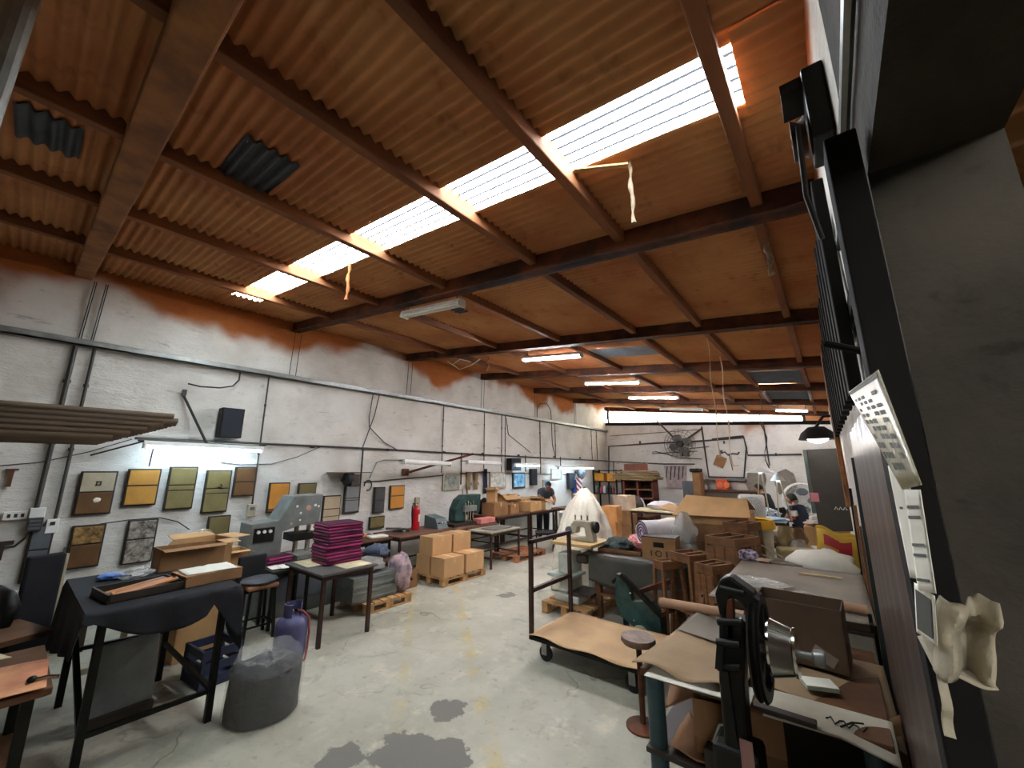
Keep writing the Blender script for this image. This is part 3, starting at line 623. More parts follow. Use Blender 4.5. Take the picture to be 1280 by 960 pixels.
# ================================================================== near left: black draped table and clutter
BT = (-4.72, .93)
t = thing('draped_table', 'tall steel frame table under a black cloth, nearest on the aisle', 'table', (0, 0, 0))
MB().box((-5.4, .50, .955), (-4.04, 1.36, .985)).build('tabletop', M_DARKWOOD, t)
for x, y in ((-4.1, .58), (-4.12, 1.3), (-5.23, 1.2), (-5.33, .58)): MB().bar((x, y, 0), (x, y, .955), .045).build('leg', M_BLACK, t)
MB().bar((-4.1, .58, .22), (-4.12, 1.3, .22), .03).build('stretcher', M_BLACK, t); MB().bar((-4.12, 1.3, .22), (-5.23, 1.2, .32), .03).build('stretcher', M_BLACK, t)
MB().bar((-5.33, .58, .42), (-5.23, 1.2, .42), .03).build('stretcher', M_BLACK, t); MB().bar((-4.1, .58, .22), (-5.33, .58, .6), .035).build('stretcher', M_BLACK, t)
cl = drape(-5.42, -4.02, .48, 1.38, .987, .25, lambda s: .06 + .16 * max(0, math.sin((s - .05) * 3.4)) if s < .8 else .1 + 1.4 * (s - .8), lambda s: .25 + .3 * (1 - s), lambda s: .2 + .28 * abs(math.cos(s * 3.1)) ** 2, 40, .03, 2).build('black_cloth', M_CLOTHB, smooth=60, thick=.006)
tag(cl, 'black cloth hanging over the near steel frame table', 'cloth')
t = thing('wooden_tray', 'shallow black tray of orange leather offcuts on the black cloth', 'tray', (-4.42, .80, .995), .12)
MB().box((-.2, -.23, 0), (.2, .23, .012)).build('bottom', M_FR, t)
for lo, hi in (((-.2, -.23, 0), (-.185, .23, .06)), ((.185, -.23, 0), (.2, .23, .06)), ((-.2, -.23, 0), (.2, -.215, .06)), ((-.2, .215, 0), (.2, .23, .06))): MB().box(lo, hi).build('side', M_FR, t)
for k in range(6): MB().cbox((-.12 + .05 * k, random.uniform(-.03, .03), .03 + .006 * k), (.07, .36, .012), (.1, .05, random.uniform(-.15, .15))).build('leather_offcut', mat('orange_offcut', '#b06a2c', .6) if k % 2 else M_BRN, t)
carton('long low open carton at the back of the black table', (-5.2, 1.28, .995), .26, .52, .2, .05, 'open', M_CARD2, hang=(0, 0, 1, 1), flap=.3)
carton('shallow carton on the front corner of the black table', (-4.42, 1.24, .995), .32, .42, .085, .1, 'closed', M_CARD2, tape=False)
tag(MB().grid(10, 10, lambda u, v: (-4.58 + .3 * u, 1.06 + .36 * v, 1.086 + .02 * abs(noise.noise(Vector((u * 4, v * 4, 1)))))).build('paper_sheet', M_PAPER, smooth=60, thick=.004), 'crumpled white paper on the shallow carton', 'paper')
tag(heap((-5.02, .86, 1.035), (.12, .12, .045), 5, .5).build('plastic_wrap', M_FILM, smooth=60), 'crumpled clear wrap on the black cloth', 'plastic wrap')
tag(heap((-5.12, .72, 1.02), (.1, .09, .03), 8, .5).build('blue_wrap', mat('blue_film', '#5378b8', .3), smooth=60), 'small crumpled blue wrapper on the black cloth', 'wrapper')
t = thing('desk_fan', 'white desk fan with wire cage behind the cartons', 'fan', (-6.35, 1.62, 0), .5)
MB().lathe([(0, 0), (.16, 0), (.16, .03), (.03, .06), (.02, .9), (0, .9)], 16).build('stand', M_WHITE, t, smooth=40)
MB().lathe([(0, -.1), (.06, -.1), (.07, .03), (0, .04)], 16, (0, 0, 1.0), 'x').build('motor', M_WHITE, t, smooth=40)
m = MB()
for k in range(20):
    a = 2 * math.pi * k / 20; m.tube([(.03, .03 * math.cos(a), 1.0 + .03 * math.sin(a)), (.12, .14 * math.cos(a), 1.0 + .14 * math.sin(a)), (.07, .2 * math.cos(a), 1.0 + .2 * math.sin(a)), (.0, .16 * math.cos(a), 1 + .16 * math.sin(a))], .004, 5)
m.tube([(.07, .2 * math.cos(a / 16 * math.pi), 1 + .2 * math.sin(a / 16 * math.pi)) for a in range(32)], .006, 6, closed=True); m.build('cage', M_CHROME, t)
for k in range(3): MB().ball((.06, .09 * math.cos(k * 2.1), 1 + .09 * math.sin(k * 2.1)), (.01, .07, .05)).build('blade', M_WHITE, t, smooth=60)
# cartons standing behind the table
carton('plain lower carton under the tall open one', (-5.72, 1.52, 0), .42, .42, .76, .15, 'closed', M_CARD, tape=False)
carton('tall open carton with raised flaps beside the stool', (-5.72, 1.52, .766), .42, .42, .4, .15, 'open', M_CARD, flap=.45)
carton('small pale carton standing behind the open one', (-6.25, 1.98, .62), .3, .3, .3, 0, 'open', M_CARD, flap=.3)
table('low plain side table carrying a pale carton behind the tall open one', (-6.25, 1.98, 0), .4, .38, .615, 0, M_DARKWOOD)
# stool with cushion
t = thing('padded_stool', 'worn stool with a grey cushion behind the gas bottle', 'stool', (-5.62, 2.12, 0))
for x, y in ((-.16, -.16), (.16, -.16), (-.16, .16), (.16, .16)): MB().bar((x * .8, y * .8, .56), (x, y, 0), .03).build('leg', M_BLACK, t)
for a, b in (((-.15, -.15), (.15, -.15)), ((-.15, .15), (.15, .15)), ((-.15, -.15), (-.15, .15)), ((.15, -.15), (.15, .15))): MB().bar((*a, .16), (*b, .16), .018).build('stretcher', M_BLACK, t)
MB().box((-.17, -.17, .55), (.17, .17, .6)).build('seat', mat('torn_cover', '#8b5f45', .8, 0, .4, 14, .3, 40), t, bev=.02)
MB().ball((0, 0, .63), (.2, .2, .045), 16, 8, jit=.12).build('cushion', M_GRY, t, smooth=60)
MB().box((-.2, -.2, .45), (-.16, .12, .9)).build('backrest', M_RUBBER, t, bev=.02)
# gas bottle
t = thing('gas_bottle', 'violet-blue steel gas bottle standing on the aisle', 'gas bottle', (-4.68, 2.13, 0), .6)
MB().lathe([(0, .03), (.13, .03), (.15, .05), (.155, .08), (.155, .34), (.145, .38), (.11, .42), (.05, .44), (0, .44)], 28).build('body', mat('violet_paint', '#4d4a6a', .5, .1, .18, 6, .08, 30), t, smooth=50)
MB().lathe([(.135, 0), (.14, 0), (.14, .045), (.135, .045), (.135, 0)], 28).build('foot_ring', mat('faded_red', '#7a4a52', .6), t, smooth=30)
MB().lathe([(.085, .42), (.088, .42), (.088, .55), (.08, .555), (.08, .42)], 24, ang=5.2).build('collar', mat('violet_paint', '#4d4a6a'), t, smooth=40)
v = MB().lathe([(0, .43), (.025, .43), (.025, .48), (.012, .5), (0, .5)], 12).build('valve', M_CHROME, t, smooth=40); MB().cbox((.03, 0, .485), (.05, .02, .02)).build('tap', M_BLACK, v)
MB().tube([(.05, 0, .485), (.1, .02, .47), (.155, .05, .4), (.165, .06, .25), (.17, .04, .1), (.18, .0, .02), (.12, -.14, .012)], .011, 8).build('hose', mat('red_hose', '#8a4038', .6), t, smooth=60)
# big clear sack
def scr_(u, v):
    a = 2 * math.pi * u; z = .012 + .34 * min(1, v / .75); k = noise.noise(Vector((math.cos(a) * 2.2, math.sin(a) * 2.2, z * 5)))
    r = .262 * (1 + .05 * k) if v < .75 else .262 * (1 + .05 * k) * max(0.001, 1 - (v - .75) / .25)
    if v >= .75: z += .05 * (v - .75) / .25 + .04 * noise.noise(Vector((r * math.cos(a) * 9, r * math.sin(a) * 9, 2)))
    return (r * math.cos(a), r * math.sin(a), z)
t = thing('rubbish_sack', 'clear plastic sack full of black scraps by the near table', 'sack', (-3.92, 1.62, 0))
MB().grid(40, 18, scr_).build('scraps', mat('black_scraps', '#1c1a1b', .8, 0, .5, 12, .6, 18, .03), t, smooth=60)
def sk_(u, v):
    a = 2 * math.pi * u; z = .005 + .52 * v; r = .275 * (1 - .18 * max(0, v - .6) / .4) * (1 + .05 * math.sin(5 * a + 3) * v + .06 * noise.noise(Vector((math.cos(a) * 2, math.sin(a) * 2, z * 4))))
    if v > .82: r *= 1 - (v - .82) / .18 * .95; z = .43 + .06 * noise.noise(Vector((math.cos(a) * 2, math.sin(a) * 2, 5))) + .03 * math.sin(v * 40)
    return (r * math.cos(a), r * math.sin(a), z)
MB().grid(40, 24, sk_).build('plastic_film', film('grey_film', '#d2d0cb', .15, .1, .9, 9), t, smooth=60)

def P(x, y, Y): return at(x, y, 1, Y)
# ---- bottom left corner bench and clutter
t = thing('corner_bench', 'dark low work bench cut by the left edge of the view', 'bench', (0, 0, 0))
MB().box((-4.5, -.9, .70), (-3.62, .36, .74)).build('bench_top', M_DARKWOOD, t, bev=.006)
for x, y in ((-4.42, .28), (-3.72, .28), (-4.42, -.8), (-3.72, -.8)): MB().bar((x, y, 0), (x, y, .7), .05).build('leg', M_BLACK, t)
MB().box((-4.45, -.85, .25), (-3.7, .3, .27)).build('shelf', M_DARKWOOD, t)
M_SAL = mat('salmon_hide', '#b9714f', .6, 0, .2, 4, .25, 30, col2='#cf9468')
sheet_on([(-4.35, -.7), (-3.62, -.75), (-3.6, .33), (-4.1, .36)], .742, 'leather_hide', 'salmon leather hide lying on the corner bench', M_SAL, 'leather', .05)
sheet_on([(-4.5, -.6), (-4.05, -.6), (-4.1, .2), (-4.5, .05)], .80, 'card_sheet', 'pale cream card lying askew over the salmon hide', mat('cream_card', '#c9b894', .8), 'card', .06)
t = thing('tool_bundle', 'small brass and steel tool lying at the end of the corner bench', 'tool', (-3.75, .28, .75))
MB().tube([(0, 0, .012), (.03, .06, .02), (.05, .1, .012)], .011, 8).build('shaft', M_CHROME, t, smooth=50); MB().ball((0, 0, .018), (.026, .022, .018)).build('head', M_BLACK, t, smooth=50)
t = thing('scrap_bench', 'long low grey bench along the wall under the grey board', 'bench', (-7.0, -.2, 0))
MB().box((-.38, -1.6, .42), (.38, 1.1, .47)).build('bench_top', M_GREYM, t); 
for y in (-1.4, -.2, 1.0):
    for x in (-.32, .32): MB().bar((x, y, 0), (x, y, .42), .05).build('leg', M_FR, t)
tag(heap((-6.85, .25, .57), (.2, .35, .12), 12, .5).build('plastic_heap', M_FILM, smooth=60), 'crumpled clear plastic on the low bench by the wall', 'plastic wrap')
carton('squashed brown carton on the low bench by the wall', (-6.9, -.35, .475), .4, .5, .22, .2, 'open', M_CARD2)
t = thing('upright_board', 'black padded board standing upright behind the draped table', 'board', (-5.85, .36, 0), .25)
MB().box((-.03, -.13, .0), (.03, .12, 1.17)).build('panel', M_CLOTHB, t, bev=.02); MB().box((-.02, .12, .3), (.015, .14, 1.15)).build('pale_edge', M_CRM, t)
t = thing('old_machine', 'dark old treadle machine behind the corner bench', 'machine', (-5.4, .12, 0), .3)
for x in (-.22, .22):
    MB().bar((x, -.2, 0), (x, 0, .62), .04).build('leg', M_BLACK, t); MB().bar((x, .2, 0), (x, 0, .62), .04).build('leg', M_BLACK, t)
MB().box((-.3, -.25, .62), (.3, .25, .66)).build('table', M_DARKWOOD, t)
MB().tube([(-.2, 0, .66), (-.2, 0, .9), (-.1, 0, .97), (.15, 0, .95), (.2, 0, .88), (.2, 0, .74)], [.06, .05, .05, .05, .06, .03], 10).build('arm', M_BLACK, t, smooth=50)
MB().lathe([(.02, -.02), (.1, -.02), (.11, 0), (.1, .02), (.02, .02)], 16, (-.28, 0, .9), 'x').build('hand_wheel', M_STEEL, t, smooth=40)
t = thing('grey_board', 'flat grey board leaning under the black draped table', 'panel', (-4.75, .86, 0), .06)
MB().box((-.02, -.2, .06), (.02, .2, .56), (0, -.12, 0)).build('board', M_GREYM, t, bev=.006); MB().box((-.06, -.2, 0), (.1, .2, .075)).build('foot', M_FR, t)
t = thing('plastic_crate', 'dark blue plastic crate under the black draped table', 'crate', (-4.9, 1.52, 0), .1)
MB().box((-.2, -.16, 0), (.2, .16, .02)).build('bottom', mat('navy_plastic', '#22263e', .5), t)
for a in ((-.2, -.16, .2, -.14), (-.2, .14, .2, .16), (-.2, -.16, -.18, .16), (.18, -.16, .2, .16)):
    for z in (.02, .13, .24): MB().box((a[0], a[1], z), (a[2], a[3], z + .07)).build('slat', mat('navy_plastic', '#22263e', .5), t)
for x in (-.19, .19):
    for y in (-.15, .15): MB().box((x - .015, y - .015, 0), (x + .015, y + .015, .31)).build('corner_post', mat('navy_plastic', '#22263e', .5), t)
t = thing('floor_stand', 'pale metal stand with cross foot behind the draped table', 'stand', (-5.95, 1.02, 0))
MB().bar((0, 0, 0), (0, 0, .75), .05).build('pole', M_CRM, t)
for a in (0, 1.57): MB().bar((-.3 * math.cos(a), -.3 * math.sin(a), .025), (.3 * math.cos(a), .3 * math.sin(a), .025), .05).build('foot', M_CRM, t)
# ---- stack of brown roofing sheets reaching in from the left
t = thing('sheet_stack', 'stack of brown corrugated sheets reaching in high at the left edge', 'sheet stack', (0, 0, 0))
M_BSH = mat('brown_sheet', '#4a3a28', .8, 0, .3, 3, .2, 20, stretch=(1, .2, 1))
for k in range(6):
    y1 = .80 - .03 * abs(k - 4) - (.06 * (4 - k) if k < 4 else 0); z = 2.165 + .036 * k
    MB().grid(26, 2, lambda u, v: (-5.0 + .85 * u, -2.6 + (y1 + 2.6) * v, z + .014 * math.cos(u * 2 * math.pi * 6) + .015 * v)).build('sheet', M_BSH, t, smooth=70, thick=.033)
t = thing('storage_rack', 'steel rack carrying the brown corrugated sheets', 'rack', (0, 0, 0))
for y in (-2.2, -1.0):
    for x in (-5.02, -4.13): MB().bar((x, y, 0), (x, y, 2.5), .05).build('post', M_BLACK, t)
    MB().bar((-5.02, y, 2.11), (-4.13, y, 2.11), .05).build('crossbar', M_BLACK, t)
for x in (-5.02, -4.13): MB().bar((x, -2.2, .6), (x, -1.0, .6), .04).build('crossbar', M_BLACK, t)

# ================================================================== grey press and purple covers
t = thing('grey_press', 'large grey cutting press with slanted head against the white wall', 'press', (0, 0, 0))
def yz(x, pts): return [(x, y, z) for y, z in pts]
MB().prism(yz(-6.75, [(2.2, .66), (2.2, 1.2), (2.55, 1.22), (2.72, 1.55), (3.16, 1.56), (3.13, 1.12), (2.85, 1.12), (2.62, 1.06), (2.62, .66)]), (.42, 0, 0)).build('head', M_GREYM, t, bev=.012)
MB().box((-6.95, 2.3, 0), (-6.05, 3.72, .58)).build('base_cabinet', M_GREYM, t, bev=.012)
MB().box((-7.0, 2.25, .58), (-6.0, 3.78, .66)).build('bed', M_FR, t, bev=.008)
MB().box((-6.05, 2.5, .2), (-6.035, 3.1, .5)).build('cabinet_door', M_GRY, t); 
c = MB().box((-6.33, 2.24, .95), (-6.315, 2.5, 1.14)).build('control_panel', M_BLACK, t)
for k in range(3): MB().lathe([(0, 0), (.022, 0), (.022, .02), (0, .02)], 10, (-6.315, 2.29 + .075 * k, 1.09), 'x').build('knob', M_WHITE, c)
for y in (2.88, 3.06): MB().tube([(-6.5, y, .66), (-6.5, y, 1.14)], .035, 12).build('column', M_CHROME, t, smooth=40)
MB().box((-6.7, 2.78, .9), (-6.36, 3.14, 1.0)).build('press_plate', M_BLACK, t); MB().box((-6.6, 2.8, .66), (-6.2, 3.3, .72)).build('cutting_block', M_STEEL, t)
for k, (y, z, c_, r) in enumerate(((2.95, 1.37, '#b98c78', .04), (2.78, 1.4, '#d8d8d2', .018), (3.05, 1.4, '#e0e0da', .02), (3.1, 1.38, '#e0e0da', .018), (2.72, 1.16, '#d8e0e4', .018), (2.84, 1.3, '#2a2a2a', .016), (2.84, 1.2, '#2a2a2a', .014))):
    MB().lathe([(0, 0), (r, 0), (r, .004), (0, .004)], 12, (-6.33, y, z), 'x').build('sticker', mat('sticker%d' % (k % 4), c_, .6, 0, .05), t)
table('small dark table with white papers beside the grey press', (-5.85, 2.52, 0), .4, .5, .68, 0, M_FR, M_BLACK)
for k in range(3): sheet_on([(-5.98 + .06 * k, 2.32 + .1 * k), (-5.75 + .06 * k, 2.3 + .1 * k), (-5.74 + .06 * k, 2.5 + .1 * k), (-5.97 + .06 * k, 2.52 + .1 * k)], .683 + .005 * k, 'paper_sheet', ['white paper on the small dark table, bottom sheet', 'white paper on the small dark table, middle sheet', 'white paper on the small dark table, top sheet'][k], M_PAPER, 'paper', .02)
table('folding table with grey top under the purple stack', (-5.15, 2.76, 0), .98, .72, .77, .0, mat('grey_laminate', '#55524f', .4, 0, .15), M_BROWNLEG, .04, .025, 0, 'table', 'folding_table', .04)
sheet_on([(-5.6, 2.48), (-5.15, 2.46), (-5.12, 3.0), (-5.6, 3.0)], .772, 'card_sheet', 'cream card sheet under the purple stack', mat('cream_card', '#c9b894'), 'card', .0)
sheet_on([(-5.05, 2.72), (-4.72, 2.72), (-4.72, 3.08), (-5.05, 3.08)], .772, 'card_sheet', 'second cream card sheet at the far corner of the folding table', mat('cream_card', '#c9b894'), 'card', .0)
MAGS = [mat('magenta_cover', '#7c1848', .45, 0, .2, 5, .1, 30), mat('wine_cover', '#5e1240', .45, 0, .2, 5, .1, 30), mat('cerise_cover', '#8f2454', .45, 0, .2, 5, .1, 30)]
ORD13 = ['lowest','second from the bottom','third from the bottom','fourth from the bottom','fifth from the bottom','sixth from the bottom','middle one','sixth from the top','fifth from the top','fourth from the top','third from the top','second from the top','topmost']
for k in range(13):
    hx, hy = .21, .24
    t = thing('purple_cover', 'purple padded cover in the tall stack on the folding table, ' + ORD13[k], 'cover', (-5.22 + random.uniform(-.015, .015), 2.86 + random.uniform(-.015, .015), .782 + .037 * k), random.uniform(-.05, .05), 'purple covers stacked on the folding table')
    MB().box((-hx, -hy, 0), (hx, hy, .028)).build('pad', MAGS[k % 3], t, bev=.012); MB().box((-hx + .01, -hy + .01, .028), (hx - .01, hy - .01, .0355)).build('lining', mat('dark_lining', '#3a0c28', .7), t)
for k in range(3):
    t = thing('purple_cover', 'purple padded cover in the low stack on the grey press, ' + ('bottom', 'middle', 'top')[k], 'cover', (-6.1, 2.48 + .01 * k, .664 + .042 * k + .0), .05 * k, 'purple covers on the press bed')
    MB().box((-.09, -.16, 0), (.09, .16, .03)).build('pad', MAGS[k % 3], t, bev=.01); MB().box((-.08, -.15, .03), (.08, .15, .041)).build('lining', mat('dark_lining', '#3a0c28'), t)
# crates and bundles behind the folding table
pallet('low pallet half hidden behind the folding table', (-5.55, 3.72, 0), .7, .75, 0)
for k in range(2):
    t = thing('grey_crate', ['grey metal crate on the low pallet, lower one', 'grey metal crate on the low pallet, upper one'][k], 'crate', (-5.6, 3.55, .132 + .17 * k), 0, 'grey crates on the low pallet')
    MB().box((-.28, -.36, 0), (.28, .36, .165)).build('body', M_GREYM, t, bev=.008)
    for z in (.03, .12): MB().box((.28, -.36, z), (.29, .36, z + .02)).build('rib', M_GREYM, t)
tag(heap((-5.6, 3.5, .56), (.25, .32, .1), 21, .4, flat=.1).build('grey_bundle', film('smoky_film', '#8b8782', .8), smooth=60), 'grey plastic wrapped bundle on the metal crates', 'bundle')
tag(heap((-5.42, 4.02, .40), (.2, .17, .26), 22, .45).build('pink_bundle', mat('mixed_wrap', '#8d8288', .35, 0, .4, 9, .5, 12, .03, col2='#c3a2a4'), smooth=60), 'shiny pink and grey wrapped bundle beside the holed carton', 'bundle')
tag(heap((-6.02, 4.0, .62), (.16, .2, .12), 23, .5).build('blue_bundle', mat('blue_grey_cloth', '#4e5668', .7, 0, .3, 8, .4, 15, .03), smooth=60), 'blue-grey cloth bundle behind the purple stack', 'bundle')
table('low table carrying the blue-grey bundle', (-6.06, 4.03, 0), .46, .42, .5, 0, M_DARKWOOD)
table('cluttered dark work table below the mesh boards', (-6.75, 4.16, 0), .8, .7, .74, 0, M_DARKWOOD, M_BLACK)
t = thing('parcel', 'flat tan parcel on the work table below the mesh boards', 'parcel', (-6.8, 4.02, .742), .3); MB().box((-.12, -.2, 0), (.12, .2, .07)).build('wrap', mat('tan_parcel', '#b98a58', .7), t, bev=.02)
t = thing('parcel', 'flat white parcel at the front of the cluttered work table', 'parcel', (-6.55, 4.33, .742), -.2); MB().box((-.12, -.16, 0), (.12, .16, .04)).build('wrap', M_PAPER, t, bev=.015)
b = board('small olive board low on the wall left of the fire extinguisher', 4.68, 5.03, .76, 1.0, M_OLV, M_OLV, .1)
# holed carton of scraps
t = carton('brown carton with round holes full of scraps on the floor', (-5.93, 4.42, 0), .32, .44, .29, 0, 'open', M_CARD2, hang=(0, 0, 0, 0))
for y, z in ((-.1, .12), (0, .2), (.1, .14)): MB().lathe([(0, 0), (.022, 0), (.022, .003), (0, .003)], 12, (.16, y, z), 'x').build('hole', M_BLACK, t)
heap((0, 0, .25), (.13, .19, .07), 31, .5).build('scraps', mat('scrap_mix', '#6a5a44', .8, 0, .6, 20, .6, 20, .02, col2='#c9c2b4'), t, smooth=60)
# pallet of five new cartons
pallet('pale wooden pallet under the five new cartons', (-5.74, 5.38, 0), .78, 1.06, 0, .13)
NB = mat('new_cardboard', '#b58c60', .8, 0, .06, 3, .04, 60)
for k, (x, y, z, lab) in enumerate(((-5.53, 5.10, .132, 'new carton at the near corner of the pallet, bottom row'), (-5.53, 5.62, .132, 'new carton at the far aisle corner of the pallet, bottom row'), (-5.93, 5.10, .132, 'new carton at the back near corner of the pallet, bottom row'), (-5.93, 5.62, .132, 'new carton at the back far corner of the pallet, bottom row'), (-5.86, 5.10, .446, 'new carton on top of the near pallet boxes'), (-5.86, 5.60, .446, 'new carton on top of the far pallet boxes'))):
    carton(lab, (x, y, z), .36, .46, .31, random.uniform(-.03, .03), 'closed', NB, 'new cartons on the pallet')
# extinguisher table
table('brown steel table under the fire extinguisher', (-6.62, 5.2, 0), .84, 1.3, .75, 0, mat('worn_brown_top', '#6a4a3a', .6, 0, .3), M_BROWNLEG, .04, .03, .2)
e = wl(515, 660); t = thing('fire_extinguisher', 'red fire extinguisher standing on the brown steel table', 'fire extinguisher', (-6.7, 5.28, .752))
MR = mat('extinguisher_red', '#a8101c', .3, 0, .08, 4, .02)
MB().lathe([(0, 0), (.075, 0), (.08, .02), (.08, .38), (.065, .43), (.03, .455), (0, .46)], 24).build('cylinder', MR, t, smooth=50)
MB().lathe([(0, .45), (.025, .45), (.025, .5), (.01, .52), (0, .52)], 12).build('valve', M_CHROME, t, smooth=40); MB().box((-.012, -.09, .5), (.012, .04, .515)).build('handle', M_BLACK, t)
MB().tube([(0, -.04, .49), (0, -.1, .46), (0, -.1, .3), (.02, -.095, .12)], .011, 8).build('hose', M_BLACK, t, smooth=50)
MB().lathe([(.081, .16), (.081, .3)], 8, ang=1.2).build('label', M_PAPER, t)
t = thing('tool_pile', 'pile of grey metal tools beside the fire extinguisher', 'tools', (-6.7, 4.9, .752))
for k in range(6): MB().cbox((random.uniform(-.1, .1), random.uniform(-.12, .12), .02 + .012 * k), (.04, .3, .022), (0, .1, random.uniform(-1, 1))).build('tool', M_GREYM if k % 2 else M_FR, t)
# green press
table('brown table carrying the dark green press', (-6.6, 6.55, 0), .9, 1.3, .74, 0, mat('worn_brown_top', '#6a4a3a'), M_BROWNLEG, .04, .04)
t = thing('green_press', 'dark green eyelet press with curved neck on the brown table', 'press', (0, 0, 0))
MB().prism([(x_, y_, z_) for x_, y_, z_ in [tuple(at(px, py, 0, -6.75)) for px, py in ((560, 651), (561, 636), (566, 624), (573, 618), (593, 617), (591, 640), (578, 641), (573, 645), (575, 651))]], (.22, 0, 0)).build('body', M_GREEN, t, bev=.02)
q = at(560, 651, 0, -6.6); yb0 = q.y
MB().box((-6.9, yb0 - .05, .742), (-6.35, yb0 + .75, .80)).build('bed', M_FR, t)
for k in range(4): MB().tube([(-6.5, yb0 + .42 + .08 * k, .8), (-6.5, yb0 + .42 + .08 * k, 1.2 + .04 * (k % 2))], .014, 8).build('ram', M_CHROME, t)
MB().box((-6.62, yb0 + .36, 1.02), (-6.44, yb0 + .72, 1.14)).build('ram_head', M_STEEL, t); 
for k in range(2): MB().tube([(-6.64, yb0 + .45 + .15 * k, 1.3), (-6.64, yb0 + .45 + .15 * k, 1.52)], .016, 8).build('spring_rod', M_CHROME, t)
t = thing('control_box', 'grey-green control box with slanted face beside the green press', 'control box', (0, 0, 0))
MB().prism([(-6.85, 5.62, .742), (-6.4, 5.62, .742), (-6.5, 5.62, .95), (-6.85, 5.62, 1.0)], (0, .28, 0)).build('case', mat('grey_green', '#4f5c5c', .5), t, bev=.01)
for k in range(3): MB().ball((-6.44, 5.68 + .08 * k, .86), .018, 8, 6).build('button', M_WHITE if k else MR, t)
table('light topped side table beyond the pallet of cartons', (-5.83, 6.72, 0), .66, .98, .7, 0, mat('pale_worn_top', '#9d9682', .6, 0, .3, 5), M_BROWNLEG, .035, .03, .2)
t = thing('steel_plate', 'dark steel plate lying on the light topped side table', 'plate', (-5.8, 6.75, .702), .1); MB().box((-.2, -.3, 0), (.2, .3, .015)).build('plate', M_GREYM, t, bev=.003)
t = thing('parcel', 'pink wrapped parcel at the far end of the green press table', 'parcel', (-6.35, 6.95, .742)); MB().box((-.12, -.25, 0), (.12, .25, .12)).build('wrap', mat('pink_wrap', '#c4776e', .6), t, bev=.02)
t = thing('oil_bottle', 'small black spray bottle standing at the far end of the green press table', 'bottle', (-6.85, 7.0, .742)); MB().lathe([(0, 0), (.05, 0), (.05, .18), (.018, .24), (.018, .36), (0, .36)], 14).build('flask', M_BLACK, t, smooth=40)
pallet('reddish empty pallet on the aisle floor', (-5.82, 7.55, 0), .7, 1.1, 0, .13, mat('red_pallet_wood', '#9a6644', .85, 0, .25), 7)
